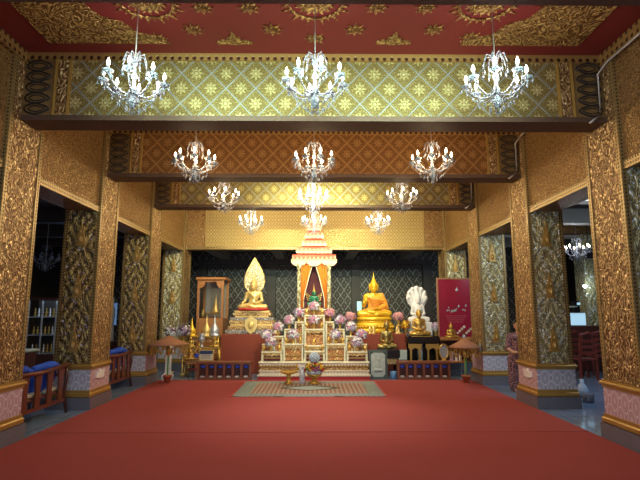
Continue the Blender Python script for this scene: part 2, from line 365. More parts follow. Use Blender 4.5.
# ------------------------------------------------------------------ SDF figure builder
def sdf_mesh(prims, h):
    """prims: (kind, data..., k) -> smooth union -> surface nets"""
    los, his = [], []
    for p in prims:
        if p[0] == 'cap':
            a, b = np.array(p[1]), np.array(p[2]); r = max(p[3], p[4]); los.append(np.minimum(a, b) - r); his.append(np.maximum(a, b) + r)
        else:
            c, r = np.array(p[1]), np.array(p[2]); los.append(c - max(r)); his.append(c + max(r))
    lo = np.min(los, 0) - 3 * h; hi = np.max(his, 0) + 3 * h
    n = np.ceil((hi - lo) / h).astype(int) + 1
    Fd = np.full(n, .5)
    ax = [lo[i] + h * np.arange(n[i]) for i in range(3)]
    for p, l, u in zip(prims, los, his):
        k = p[-1]; pad = k + 2.5 * h
        s = [slice(max(0, int((l[i] - pad - lo[i]) / h)), min(n[i], int((u[i] + pad - lo[i]) / h) + 2)) for i in range(3)]
        X, Y, Z = np.meshgrid(ax[0][s[0]], ax[1][s[1]], ax[2][s[2]], indexing='ij')
        if p[0] == 'cap':
            a, b = np.array(p[1], float), np.array(p[2], float); ab = b - a; L = max(ab @ ab, 1e-9)
            t = np.clip(((X - a[0]) * ab[0] + (Y - a[1]) * ab[1] + (Z - a[2]) * ab[2]) / L, 0, 1)
            d = np.sqrt((X - a[0] - t * ab[0]) ** 2 + (Y - a[1] - t * ab[1]) ** 2 + (Z - a[2] - t * ab[2]) ** 2) - (p[3] + (p[4] - p[3]) * t)
        else:
            c, r = p[1], p[2]
            q = np.sqrt(((X - c[0]) / r[0]) ** 2 + ((Y - c[1]) / r[1]) ** 2 + ((Z - c[2]) / r[2]) ** 2); q2 = np.sqrt(((X - c[0]) / r[0] ** 2) ** 2 + ((Y - c[1]) / r[1] ** 2) ** 2 + ((Z - c[2]) / r[2] ** 2) ** 2)
            d = q * (q - 1) / np.maximum(q2, 1e-6)
        g = Fd[s[0], s[1], s[2]]
        if k > 0:
            hh = np.clip(.5 + .5 * (g - d) / k, 0, 1); g = g * (1 - hh) + d * hh - k * hh * (1 - hh)
        else: g = np.minimum(g, d)
        Fd[s[0], s[1], s[2]] = g
    ins = Fd < 0
    cn = [x - 1 for x in n]
    cnt = np.zeros(cn); acc = np.zeros(cn + [3])
    corners = [(i, j, k) for i in (0, 1) for j in (0, 1) for k in (0, 1)]
    def sub(A, c): return A[c[0]:c[0] + cn[0], c[1]:c[1] + cn[1], c[2]:c[2] + cn[2]]
    for a in corners:
        for d in range(3):
            if a[d] == 0:
                b = list(a); b[d] = 1; b = tuple(b)
                fa, fb = sub(Fd, a), sub(Fd, b); m = (fa < 0) != (fb < 0)
                t = np.where(m, fa / np.where(m, fa - fb, 1), 0)
                for e in range(3): acc[..., e] += m * (a[e] + (t if e == d else 0))
                cnt += m
    act = cnt > 0; idx = -np.ones(cn, int); idx[act] = np.arange(act.sum())
    ij = np.argwhere(act); V = lo + h * (ij + acc[act] / cnt[act][:, None])
    faces = []
    for d in range(3):
        e1, e2 = [(1, 2), (2, 0), (0, 1)][d]
        sl0 = [slice(None)] * 3; sl1 = [slice(None)] * 3; sl0[d] = slice(0, -1); sl1[d] = slice(1, None)
        m = ins[tuple(sl0)] != ins[tuple(sl1)]
        q = np.argwhere(m); q = q[(q[:, e1] > 0) & (q[:, e2] > 0) & (q[:, e1] < cn[e1]) & (q[:, e2] < cn[e2])]
        o1 = np.zeros(3, int); o1[e1] = 1; o2 = np.zeros(3, int); o2[e2] = 1
        g = lambda z: idx[z[:, 0], z[:, 1], z[:, 2]]
        faces.append(np.stack([g(q), g(q - o1), g(q - o1 - o2), g(q - o2)], 1))
    Fc = np.concatenate(faces); Fc = Fc[(Fc >= 0).all(1)]
    mb = MB(); mb.v = [tuple(x) for x in V.tolist()]; mb.f = [tuple(x) for x in Fc.tolist()]; mb.mi = [0] * len(mb.f)
    return mb
def cap(a, b, r0, r1=None, k=.03): return ('cap', a, b, r0, r1 if r1 is not None else r0, k)
def ell(c, r, k=.03): return ('ell', c, r, k)
def hand(w_, dirv, up, size=.11, side=1, curl=.3):
    """palm + four unequal fingers + thumb, from the wrist along dirv; 'up' is the palm normal"""
    W = Vector(w_); D = Vector(dirv).normalized(); U = Vector(up).normalized(); S = D.cross(U).normalized() * side; out = []
    pc = W + D * size * .3
    out.append(cap(W, W + D * size * .45, size * .2, size * .24, .02))
    for i, (o, L) in enumerate(((-.27, .40), (-.09, .5), (.09, .46), (.27, .36))):
        a = W + D * size * .48 + S * o * size; b = a + (D + U * curl * .4).normalized() * size * L * .55; c = b + (D + U * curl * 1.3).normalized() * size * L * .5
        out += [cap(a, b, size * .085, size * .075, .006), cap(b, c, size * .075, size * .06, .004)]
    a = W + D * size * .15 - S * .2 * size; b = a + (D * .6 - S * .9 + U * .3).normalized() * size * .3; c = b + (D - S * .2 + U * .4).normalized() * size * .25
    out += [cap(a, b, size * .1, size * .08, .01), cap(b, c, size * .08, size * .06, .004)]
    return out
def head_prims(c, s=1.0, ears=.06):
    x, y, z = c
    o = [ell(c, (.083 * s, .098 * s, .115 * s), .02), ell((x, y - .03 * s, z - .07 * s), (.055 * s, .06 * s, .05 * s), .03),
         cap((x, y - .095 * s, z + .015 * s), (x, y - .112 * s, z - .025 * s), .009 * s, .016 * s, .01),
         cap((x - .022 * s, y - .088 * s, z - .06 * s), (x + .022 * s, y - .088 * s, z - .06 * s), .008 * s, None, .006)]
    for sx in (-1, 1):
        o += [cap((x + sx * .02 * s, y - .093 * s, z + .03 * s), (x + sx * .05 * s, y - .08 * s, z + .035 * s), .009 * s, .007 * s, .006),
              ell((x + sx * .035 * s, y - .085 * s, z + .006 * s), (.017 * s, .012 * s, .009 * s), .003),
              cap((x + sx * .088 * s, y + .005, z + .03 * s), (x + sx * .088 * s, y + .005, z - ears * s), .017 * s, .011 * s, .01)]
    return o
def seated(right='knee', left='lap', spire=True):
    o = []
    o += [ell((0, .08, .12), (.22, .16, .13), .05), ell((0, .07, .28), (.155, .12, .16), .06), ell((0, .07, .46), (.205, .125, .15), .06),
          cap((-.19, .08, .56), (.19, .08, .56), .078, None, .06), cap((0, .07, .6), (0, .05, .72), .075, .065, .05)]
    for s in (-1, 1):
        o += [cap((s * .13, .08, .12), (s * .42, -.12, .09), .115, .085, .05), cap((s * .42, -.12, .085), (-s * .06, -.26, .07 + (.05 if s > 0 else 0)), .08, .05, .03),
              cap((-s * .06, -.26, .07 + (.05 if s > 0 else 0)), (-s * .2, -.23, .09 + (.05 if s > 0 else 0)), .042, .028, .02),
              cap((s * .235, .08, .55), (s * .295, .07, .30), .068, .052, .03)]
    o += [cap((.295, .07, .30), (.1, -.15, .215), .05, .035, .03)] + hand((.1, -.15, .21), (-1, -.1, 0), (0, 0, 1), .16, 1, .25)
    if right == 'knee':
        o += [cap((-.295, .07, .30), (-.36, -.12, .215), .05, .035, .03)] + hand((-.36, -.13, .205), (-.02, -.55, -.8), (0, -.3, .3), .16, 1, -.2)
    elif right == 'raised':
        o += [cap((-.295, .07, .30), (-.235, -.17, .42), .05, .035, .03)] + hand((-.235, -.175, .43), (0, 0, 1), (0, -1, 0), .16, 1, .2)
    else:
        o += [cap((-.295, .07, .30), (-.1, -.15, .25), .05, .035, .03)] + hand((-.1, -.16, .25), (1, -.1, 0), (0, 0, 1), .16, -1, .25)
    o += head_prims((0, .02, .82), 1.4, .085 if spire else .05)
    if spire: o += [ell((0, .045, .975), (.065, .07, .05), .02), cap((0, .045, 1.0), (0, .045, 1.07), .04, .022, .02), cap((0, .045, 1.05), (0, .045, 1.24), .02, .004, .015)]
    return o
def robe_prims(both=False):
    g = .018
    o = [ell((0, .08, .12), (.23 + g, .17 + g, .13 + g), .05), ell((0, .07, .28), (.16 + g, .125 + g, .17), .06), ell((0, .07, .45), (.205 + g, .125 + g, .13 + g), .06),
         cap((.0, .08, .545), (.21, .08, .565), .07, .082, .05), cap((.235, .08, .55), (.32, .09, .31), .088, .085, .03), cap((.32, .09, .31), (.2, -.06, .25), .085, .07, .03),
         cap((.33, .1, .45), (.38, .12, .24), .05, .07, .05)]
    for s in (-1, 1): o += [cap((s * .13, .09, .12), (s * .4, -.1, .085), .125, .1, .05)]
    if both: o += [cap((-.2, .08, .56), (-.235, .08, .55), .082, .085, .05), cap((-.235, .08, .55), (-.32, .09, .31), .085, .07, .03)]
    return o

# ================================================================== STRUCTURE
CX = 3.55           # inner face of the column shafts
CW, CD = .56, .66   # shaft width, depth
ROWY = [5.35, 7.83, 10.3, 13.0]
ZC = 4.65; ZL = 3.16
struct(B(-9, 9, -3, 17.2, -.1, 0).build('floor', G['floor']), 'grey stone tile floor')
struct(B(-CX - .3, CX + .3, -3, 13.66, ZC, ZC + .1).build('ceiling', G['ceil']), 'crimson ceiling over the hall')
struct(B(-9, 9, 17.2, 17.35, 0, 4.6).build('wall_back', G['backwall']), 'dark wall with silver lattice mosaic behind the altar')
struct(B(-9.15, -9, -3, 17.2, 0, 4.2).build('wall_left', G['dkwall'])); struct(B(9, 9.15, -3, 17.2, 0, 4.2).build('wall_right', G['dkwall']))
f = MB(); f.box(-9, -3.0, -3.15, -3, 0, 4.7); f.box(3.0, 9, -3.15, -3, 0, 4.7); f.box(-3.0, 3.0, -3.15, -3, 3.2, 4.7)
struct(f.build('wall_front', G['dkwall']))
for s, nm in ((-1, 'left'), (1, 'right')):
    xa, xb = sorted((s * (CX + .04), s * (CX + CW - .04)))
    struct(B(xa, xb, -3, 13.66, ZL, ZC).build('wall_upper_' + nm, G['wallgold']), 'gold relief wall band over the %s openings' % nm)
    xa, xb = sorted((s * (CX + .015), s * (CX + .07)))
    struct(B(xa, xb, -3, 13.66, ZL - .03, ZL + .07).build('trim_' + ('1' if s < 0 else '2'), G['edge']))
    xa, xb = sorted((s * (CX - .03), s * (CX + .04)))
    struct(B(xa, xb, -3, 13.0, ZC - .14, ZC).build('trim_' + ('3' if s < 0 else '4'), G['edge2']))
    xa, xb = sorted((s * (CX + CW - .1), s * 9))
    struct(B(xa, xb, -3, 17.2, 3.95, 4.05).build('ceiling_aisle_' + nm, G['dkceil']))
    m = MB()
    for yy in (4.5, 6.6, 8.9, 11.2, 13.4, 15.4): m.box(xa, xb, yy, yy + .3, 3.6, 3.95)
    struct(m.build('trim_' + ('5' if s < 0 else '6'), G['dkbeam' if s > 0 else 'dkceil']))
# shrine room ceiling behind the last beam
struct(B(-4.2, 4.2, 13.66, 17.2, 3.62, 3.7).build('ceiling_shrine', G['dkceil']))
m = MB()
for x in (-3.2, -1.2, 1.2, 3.2): m.box(x - .16, x + .16, 13.67, 17.2, 3.34, 3.62)
struct(B(-4.2, 4.2, 16.95, 17.2, 3.16, 3.34).build('trim_10', G['dkceil']))
struct(m.build('trim_7', G['dkbeam']))
m = MB()
for x in (-4.0, -1.55, 1.45, 4.0): m.box(x - .16, x + .16, 17.0, 17.2, 0, 3.34)
struct(m.build('trim_8', G['dkwall']))
struct(B(-4.2, 4.2, 17.1, 17.19, 3.05, 3.12).build('trim_9', G['dkceil']))

# ------------------------------------------------------------------ cross beams
def petal_band(x0, x1, y, z0, z1, s):
    m = MB(); n = 5; hz = (z1 - z0) / n
    for i in range(n):
        zc = z0 + hz * (i + .5)
        for q in (1, .55):
            pts = []
            for k in range(13):
                t = k / 12; a = t * 2 * PI
                L = (x1 - x0) * (.46 if q == 1 else .3); w_ = hz * .5 * q
                xx = (x0 + x1) / 2 - s * L * (math.cos(a) if math.cos(a) < 0 else math.cos(a)); zz = zc + w_ * math.sin(a) * (1 - .45 * max(0, math.cos(a)))
                pts.append((xx, y - .008, zz))
            m.tube(pts, .011 if q == 1 else .007, 5)
    return m
BEAM = [('front beam whose back edge shows along the top of the photo', 3.05, 3.35, 3.82, 'bronze'), ('nearest full cross beam with pale gold diamond trellis, bright in its middle', 5.55, 5.85, 3.82, 'lattice'),
        ('second cross beam with copper brown diamond trellis, dim', 8.0, 8.3, 3.82, 'lattice_b'), ('third cross beam with yellow gold trellis, lit in the middle', 10.4, 10.7, 3.82, 'lattice')]
for lab, y0, y1, z0, mt in BEAM:
    t = thing('cross_beam', lab, 'beam', (0, y0, z0), group='carved cross beams under the ceiling')
    h = ZC - z0; d = y1 - y0
    B(-CX - .03, CX + .03, 0, d, 0, h).build('beam_body', G[mt], t)
    if mt == 'bronze': continue
    B(-CX, CX, -.02, d + .02, -.035, 0).build('soffit', G['bronze'], t)
    B(-CX, CX, -.035, 0, h - .09, h).build('top_moulding', G['edge2'], t)
    B(-CX, CX, -.018, 0, 0, .03).build('bottom_moulding', G['bronze'], t)
    for s in (-1, 1):
        xa, xb = sorted((s * CX, s * (CX - .36))); B(xa, xb, -.012, 0, .03, h - .09).build('end_panel', G['oldgold'], t)
        petal_band(xa + .02, xb - .02, -.012, .04, h - .1, s).build('petal_band', G['black'], t, True)
        xa, xb = sorted((s * (CX - .37), s * (CX - .4))); B(xa, xb, -.025, 0, .03, h - .09).build('band_rail', G['gmould'], t)
        xa, xb = sorted((s * (CX - .41), s * (CX - .53))); B(xa, xb, -.014, 0, .03, h - .09).build('scroll_band', G['orange'], t)
        xa, xb = sorted((s * (CX - .54), s * (CX - .57))); B(xa, xb, -.025, 0, .03, h - .09).build('band_rail', G['gmould'], t)
t = thing('cross_beam', 'deepest and lowest cross beam, bright pale gold panel above the altar', 'beam', (0, 13.2, 3.25), group='carved cross beams under the ceiling')
B(-CX - .02, CX + .02, 0, .36, 0, ZC - 3.25).build('beam_body', G['far_lattice'], t)
B(-CX + .0, CX - .0, -.02, .38, -.04, .03).build('bottom_moulding', G['edge'], t)
for s in (-1, 1):
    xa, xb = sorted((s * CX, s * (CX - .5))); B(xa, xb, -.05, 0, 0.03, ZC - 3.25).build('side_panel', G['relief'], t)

# ------------------------------------------------------------------ columns
def flame(mb, x, y, z, w_, h):
    pts = [(-.5, 0), (-.46, .3), (-.3, .55), (-.12, .78), (0, 1), (.12, .78), (.3, .55), (.46, .3), (.5, 0)]
    mb.prism([(x + a * w_, z + b * h) for a, b in pts], y - .03, y, 'xz')
    mb.ball((x, y - .03, z + .2 * h), w_ * .3, 8, 1.6); mb.ball((x, y - .035, z + .52 * h), w_ * .15, 8, 1.3)
    mb.box(x - w_ * .55, x + w_ * .55, y - .045, y, z - .03, z)
def make_column(side, label):
    """x from 0 (inner face) outward; inner face is x=0"""
    s = side; t = thing('carved_column', label, 'column', (s * CX, 0, 0), group='carved and mirrored columns along the hall')
    def bx(x0, x1, *r, bev=0): a, b = sorted((s * x0, s * x1)); return B(a, b, *r, bev=bev)
    H = ZC - .001
    bx(0, CW, 0, CD, .68, H).build('shaft', G['orange'], t)
    bx(.05, CW - .05, -.012, 0, .69, H - .1).build('mosaic_panel', G['mosaic_l' if s < 0 else 'mosaic_r'], t)
    for x0, x1 in ((-.012, .05), (CW - .05, CW + .012)):
        for y0, y1 in ((-.02, .045), (CD - .045, CD + .02)): bx(x0, x1, y0, y1, .68, H).build('edge_trim', G['edge'], t)
    for zf in (.9, 1.75, 2.6, 3.4):
        m = MB(); flame(m, s * CW / 2, -.012, zf, .13, .38); m.build('niche_figure', G['gmould' if s > 0 else 'nich'], t)
    m = MB(); a, b = sorted((s * -.06, s * (CW + .06))); m.box(a, b, -.06, CD + .06, .63, .67, .012)
    a, b = sorted((s * -.035, s * (CW + .035))); m.box(a, b, -.035, CD + .035, .60, .63); m.box(a, b, -.035, CD + .035, .67, .69); m.build('cap_moulding', G['gmould'], t)
    p = MB(); a, b = sorted((s * -.025, s * (CW + .025))); p.box(a, b, -.025, CD + .025, .29, .60)
    o = p.build('base_panel', [G['ogee_w'], G['ogee_p']], t)
    for q in o.data.polygons: q.material_index = 1 if abs(q.normal.x) > .5 else 0
    m = MB(); a, b = sorted((s * -.04, s * (CW + .04))); m.box(a, b, -.04, CD + .04, .25, .29)
    a, b = sorted((s * -.06, s * (CW + .06))); m.box(a, b, -.06, CD + .06, .18, .25, .015); m.build('base_moulding', G['gmould'], t)
    a, b = sorted((s * -.07, s * (CW + .07))); m = B(a, b, -.07, CD + .07, 0, .18).build('plinth', G['granite'], t)
    return t
POSN = ['nearest the camera', 'second from the camera, beside the brown bench end', 'third from the camera', 'farthest, next to the altar']
cl = make_column(-1, 'left carved gold column cut off by the photo edge, nearest the camera')
cr = make_column(1, 'right carved gold column cut off by the photo edge, nearest the camera')
cl.location.y = cr.location.y = ROWY[0]
LL = ['left gold column with dull mosaic front, second from the camera, behind the slatted bench', 'left gold column with dull mosaic front, third from the camera', 'left silver and gold column farthest back, beside the glass shrine cabinet']
LR = ['right column with sparkling silver mosaic front, second from the camera', 'right column with silver mosaic front, third from the camera, beside the red board', 'right column farthest back, hidden partly by the red board']
for i in range(3):
    bpy.context.view_layer.update()
    c1 = clone(cl, (-CX, ROWY[i + 1], 0), LL[i]); c2 = clone(cr, (CX, ROWY[i + 1], 0), LR[i])
    if i == 2:
        for ch in c1.children:
            if ch.name.startswith('mosaic_panel'): ch.data = ch.data.copy(); ch.data.materials[0] = G['mosaic_r']

# conduits beside the right ends of the beams
for i, (yb, lab) in enumerate(((5.5, 'grey cable conduit bent around the right end of the nearest full beam'), (7.95, 'grey cable conduit bent around the right end of the second beam'), (10.35, 'grey cable conduit at the right end of the third beam'))):
    x = CX - .03; m = MB()
    m.tube([(x - .01, yb - 1.9, ZC - .17), (x - .01, yb - .16, ZC - .17), (x - .02, yb - .06, ZC - .2), (x - .05, yb, ZC - .26), (x - .05, yb, 4.0), (x - .07, yb + .0, 3.86), (x - .2, yb + .0, 3.76)], .013, 8)
    tag(m.build('cable_conduit', G['metalp'], None, True), lab, 'conduit', 'cable conduits')

# ------------------------------------------------------------------ ceiling ornaments
def star(n, r0, r1, ph=0): return [((r1 if i % 2 == 0 else r0) * math.cos(PI * i / n + ph), (r1 if i % 2 == 0 else r0) * math.sin(PI * i / n + ph)) for i in range(2 * n)]
def sun(loc, label):
    t = thing('sun_medallion', label, 'ceiling ornament', (loc[0], loc[1], ZC), group='sun medallions on the ceiling')
    m = MB()
    ring = [(.28 * math.cos(a), .28 * math.sin(a), -.012) for a in [2 * PI * i / 40 for i in range(41)]]; m.tube(ring, .014, 6); m.build('ring', G['orna'], t)
    m = MB()
    for i in range(28):
        a = 2 * PI * i / 28; c, s_ = math.cos(a), math.sin(a); L = .41 if i % 2 == 0 else .36
        m.prism([(.29 * c - .022 * s_, .29 * s_ + .022 * c), (L * c, L * s_), (.29 * c + .022 * s_, .29 * s_ - .022 * c)], -.012, 0, 'xy')
    m.build('rays', G['orna'], t)
    m = MB(); m.prism(star(16, .15, .22), -.02, 0, 'xy'); m.prism(star(10, .08, .13), -.035, -.02, 'xy'); m.ball((0, 0, -.04), .05, 10, .6); m.build('flower', G['orna'], t)
for px, lab in ((145, 'large gold sun medallion on the red ceiling above the left front chandelier'), (315, 'large gold sun medallion on the red ceiling above the middle front chandelier'), (487, 'large gold sun medallion on the red ceiling above the right front chandelier')):
    sun((P(px, 5, 4.52).x * 1.0, 4.5), lab)
def onceil(px, py):
    d = CR @ Vector(((px - 320) / F, (240 - py) / F, -1)); k = (ZC - 1.5) / d.z; return Vector((d.x * k, d.y * k, ZC))
s0 = None
STARS = [(76, 8, 'gold ceiling star left of the left sun medallion, at the top edge'), (109, 29, 'gold ceiling star below left of the left sun medallion'), (157, 38, 'gold ceiling star just below the left sun medallion'),
         (193, 29, 'gold ceiling star below right of the left sun medallion'), (202, 7, 'gold ceiling star right of the left sun medallion, at the top edge'), (249, 7, 'gold ceiling star at the top edge, left of the middle sun medallion'),
         (272, 29, 'gold ceiling star below left of the middle sun medallion'), (315, 38, 'gold ceiling star straight below the middle sun medallion'), (355, 29, 'gold ceiling star below right of the middle sun medallion'),
         (377, 7, 'gold ceiling star at the top edge, right of the middle sun medallion'), (426, 7, 'gold ceiling star left of the right sun medallion, at the top edge'), (434, 29, 'gold ceiling star below left of the right sun medallion'),
         (470, 37, 'gold ceiling star just below the right sun medallion'), (517, 29, 'gold ceiling star below right of the right sun medallion'), (551, 7, 'gold ceiling star right of the right sun medallion, at the top edge')]
for px, py, lab in STARS:
    p = onceil(px, py)
    if s0 is None:
        m = MB(); m.prism(star(8, .06, .125), -.012, 0, 'xy'); m.prism(star(8, .03, .06), -.025, -.012, 'xy'); m.ball((0, 0, -.028), .022, 8, .6)
        s0 = m.build('ceiling_star', G['orna'], None, loc=p); o = s0
    else: o = s0.copy(); C.objects.link(o); o.location = p
    tag(o, lab, 'ceiling ornament', 'gold stars on the ceiling')
for px, lab in ((235, 'gold crown shaped ceiling ornament left of the middle chandelier'), (393, 'gold crown shaped ceiling ornament right of the middle chandelier')):
    p = onceil(px, 43)
    poly = [(-.21, 0), (-.2, .05), (-.16, .045), (-.14, .08), (-.09, .07), (-.06, .14), (-.03, .15), (0, .26), (.03, .15), (.06, .14), (.09, .07), (.14, .08), (.16, .045), (.2, .05), (.21, 0), (0, -.02)]
    m = MB(); m.prism([(a, -b * .0 - b) for a, b in poly], -.015, 0, 'xy'); m.ball((0, -.06, -.02), .03, 8, .5)
    tag(m.build('ceiling_garland', G['orna'], None, loc=p), lab, 'ceiling ornament', 'gold crowns on the ceiling')
for s, lab in ((-1, 'gold carved triangular corner piece at the left of the red ceiling'), (1, 'gold carved triangular corner piece at the right of the red ceiling')):
    m = MB(); pts = [(.32, 2.1), (.32, -.32)] ; poly = [(0, 0), (1.42, 0)]
    for i in range(1, 12):
        t_ = i / 12; x = 1.42 * (1 - t_) ** 1.3; y = 2.0 * t_ ** 1.2; poly.append((x + (.04 if i % 2 else -.02), y + (.03 if i % 2 else -.02)))
    poly += [(0, 2.0)]
    m.prism([(s * (CX - .42 - a), 5.28 - b) for a, b in poly], -.02, 0, 'xy')
    o = m.build('ceiling_corner_piece', G['orna'], None, loc=(0, 0, ZC)); tag(o, lab, 'ceiling ornament', 'gold corner pieces on the ceiling')

# ------------------------------------------------------------------ chandeliers
def make_chandelier(label, bulbmat):
    """origin at the ceiling-side rod top's foot: z=0 is the ring of cups; about .30 radius"""
    t = thing('chandelier', label, 'chandelier', group='crystal chandeliers')
    m = MB(); m.lathe([(.012, -.27), (.03, -.25), (.05, -.2), (.03, -.15), (.018, -.12), (.04, -.08), (.02, -.04), (.015, .03), (.035, .06), (.02, .1), (.014, .16), (.03, .2), (.012, .25)], 12); m.build('stem', G['crystal'], t, True)
    R_ = .285
    for i in range(8):
        a = 2 * PI * (i + .25) / 8; c, s_ = math.cos(a), math.sin(a)
        pts = [(r * c, r * s_, z) for r, z in ((.02, -.1), (.07, -.14), (.13, -.145), (.2, -.11), (.25, -.06), (R_, -.01))]
        arm = MB().tube(pts, .008, 6).build('arm', G['crystal'], t, True)
        cu = MB().lathe([(.012, -.025), (.05, .0), (.055, .012), (.014, .012), (.014, .06)], 10, (R_ * c, R_ * s_, 0)); cu.build('candle_cup', G['crystal'], arm, True)
        bu = MB().lathe([(.008, .06), (.017, .08), (.015, .1), (.003, .135)], 8, (R_ * c, R_ * s_, 0)); bu.build('bulb', bulbmat, arm, True)
    m = MB(); rr = random.Random(3)
    def drop(x, y, z, L):
        k = int(L / .022)
        for j in range(k): m.ball((x, y, z - j * .022), .0045, 5)
        m.lathe([(.002, .016), (.011, 0), (.001, -.03)], 5, (x, y, z - k * .022))
    for i in range(8):
        a = 2 * PI * (i + .25) / 8
        for j in range(4):
            b = 2 * PI * j / 4 + a; drop(R_ * math.cos(a) + .05 * math.cos(b), R_ * math.sin(a) + .05 * math.sin(b), -.01, .03 + .03 * (j % 2))
    for ring, n_, z0, L in ((.19, 9, -.12, .07), (.13, 8, -.15, .1), (.07, 6, -.17, .12), (.02, 2, -.22, .1)):
        for i in range(n_): a = 2 * PI * i / n_; drop(ring * math.cos(a), ring * math.sin(a), z0, L)
    for i in range(8):
        a = 2 * PI * i / 8; drop(.12 * math.cos(a), .12 * math.sin(a), .19, .1)
    o = m.build('crystal_drops', G['crystal'], t); o['kind'] = 'stuff'
    m = MB()
    for i in range(8):
        a = 2 * PI * i / 8; c, s_ = math.cos(a), math.sin(a)
        m.tube([(r * c, r * s_, z) for r, z in ((.015, .2), (.04, .29), (.09, .30), (.12, .2))], .006, 5)
    m.build('upper_scrolls', G['crystal'], t, True)
    return t
ROWN = ['front row', 'second row', 'third row', 'rearmost row, close to the altar']
ROWV = ['large and nearest, its crystals bright', 'in front of the dim copper beam', 'in front of the yellow gold beam', 'small against the bright back panel']
XN = {-1: 'left', 0: 'middle', 1: 'right'}
ch0 = ch1 = None
ROWS = [(4.5, (134, 315, 496), 83), (6.95, (195, 314, 432), 162), (9.25, (224, 313, 402), 197), (11.75, (251, 314, 378), 222)]
for r, (Y, pxs, py) in enumerate(ROWS):
    for j, px in zip((-1, 0, 1), pxs):
        p = P(px, py, Y); lab = '%s crystal chandelier of the %s, %s' % (XN[j], ROWN[r], ROWV[r])
        lab = ' '.join(lab.split()[:16])
        if r == 0:
            if ch0 is None: ch0 = make_chandelier(lab, G['bulb']); o = ch0; o.location = p
            else: bpy.context.view_layer.update(); o = clone(ch0, p, lab, rz=.2 * j)
        else:
            if ch1 is None: ch1 = make_chandelier(lab, G['bulbw']); o = ch1; o.location = p
            else: bpy.context.view_layer.update(); o = clone(ch1, p, lab, rz=.15 * r + .2 * j)
        MB().tube([(0, 0, .24), (0, 0, ZC - p.z - (.09 if r == 0 else 0))], .006, 6).build('hanging_rod', G['metalp'], o)
        pw, colr = ROWLIGHT[r]
        if r == 3 and j == 0: pw = 2.5
        l = lamp('POINT', 'chandelier_light', (0, 0, .09), pw, colr, shadow_soft_size=.2); l.parent = o

# ------------------------------------------------------------------ carpets and rug
def gy(py): 
    d = CR @ Vector((-5 / F, (240 - py) / F, -1)); return 1.5 / -d.z * d.y
YS = gy(433)
tag(B(-3.46, 3.46, -2.6, YS - .014, 0, .012, bev=.004).build('carpet', G['carpet_n']), 'darker red carpet across the front of the hall, nearest the camera', 'carpet')
tag(B(-3.46, 3.46, YS, 10.98, 0, .014, bev=.004).build('carpet', G['carpet']), 'brighter red carpet beyond the seam, reaching the altar', 'carpet')
def rug_mat():
    n = NT('patterned_rug_weave'); u, v, uv = n.uv(); W_, H_ = 1.36, .95
    au, av = n.M('ABSOLUTE', u), n.M('ABSOLUTE', v)
    inner = n.M('MULTIPLY', n.M('LESS_THAN', au, W_ * .80), n.M('LESS_THAN', av, H_ * .70))
    band = n.M('MULTIPLY', n.M('LESS_THAN', au, W_ * .93), n.M('LESS_THAN', av, H_ * .90))
    st = n.M('GREATER_THAN', n.M('SINE', n.M('MULTIPLY', u, 2 * PI / .085)), 0.0)
    ns = n.noise(uv, 40, 3)
    stripe = n.mix(st, (.42, .22, .19), (.50, .47, .39))
    el = n.M('ADD', n.M('POWER', n.M('DIVIDE', au, .62), 1.2), n.M('POWER', n.M('DIVIDE', av, .34), 1.2))
    med = n.M('LESS_THAN', el, 1.0); med2 = n.M('LESS_THAN', el, .7)
    c = n.mix(med, stripe, (.10, .13, .11)); c = n.mix(med2, c, (.48, .62, .66))
    brd = n.mix(n.step(ns, .48, .55), (.46, .58, .56), (.03, .10, .08))
    c = n.mix(inner, brd, c)
    c = n.mix(band, (.30, .38, .38), c)
    c = n.mix(n.M('MULTIPLY', n.step(ns, .5, .52), .35), c, (.12, .12, .1))
    return n.fin(c, 0, .95, .1)
G['rug'] = rug_mat()
ry0, ry1 = gy(397.5), gy(382.5)
t = thing('patterned_rug', 'long pale green and pink patterned rug lying on the red carpet before the altar', 'rug', ((PX(232, ry0) + PX(386, ry0)) / 2, (ry0 + ry1) / 2, .014))
MB().box(-1.36, 1.36, -(ry1 - ry0) / 2, (ry1 - ry0) / 2, 0, .012).build('woven_field', G['rug'], t)
for s in (-1, 1): a, b = sorted((s * 1.36, s * 1.40)); B(a, b, -(ry1 - ry0) / 2, (ry1 - ry0) / 2, 0, .009).build('red_edging', G['red'], t)
RUGZ = .026
#PART2
# ================================================================== ALTAR
def px_box(x0, x1, yt, yb, Y):
    xm = (yt + yb) / 2; a, b = P(x0, xm, Y).x, P(x1, xm, Y).x; return a, b, PZ(yt, Y), PZ(yb, Y)
# ---- base platform
G['scalp'] = plain('brown_bronze', (.32, .11, .05), .3, .35)
a, b, zt, zb = px_box(258, 370, 362, 380, 11.05)
ALTX = (a + b) / 2; AW = (b - a) / 2; BT = zt
t = thing('altar_platform', 'wide low ivory and gold carved platform with a red foot, under the stepped altar tables', 'platform', (ALTX, 11.05, 0))
G['carved'] = scroll('ivory_gold_carving', (.34, .15, .04), (.66, .48, .18), (.80, .76, .55), 16, metal=.15)
G['dots'] = beads('ivory_beading', (.40, .22, .06), (.8, .74, .58), .07, metal=.1)
m = MB().box(-AW, AW, 0, 1.02, 0, .075); m.build('red_foot', G['red'], t)
MB().box(-AW - .015, AW + .015, -.015, 1.02, .075, .115, .008).build('lower_moulding', G['ivory'], t)
MB().box(-AW + .03, AW - .03, .02, 1.02, .115, .175).build('lower_carved_band', G['dots'], t)
MB().box(-AW + .01, AW - .01, 0, 1.02, .175, .205, .008).build('middle_moulding', G['ivory'], t)
MB().box(-AW + .04, AW - .04, .03, 1.02, .205, .29).build('carved_band', G['carved'], t)
MB().box(-AW + .01, AW - .01, 0, 1.02, .29, .31, .006).build('upper_moulding', G['gmould'], t)
MB().box(-AW + .025, AW - .025, .015, 1.02, .31, BT - .03).build('upper_carved_band', G['dots'], t)
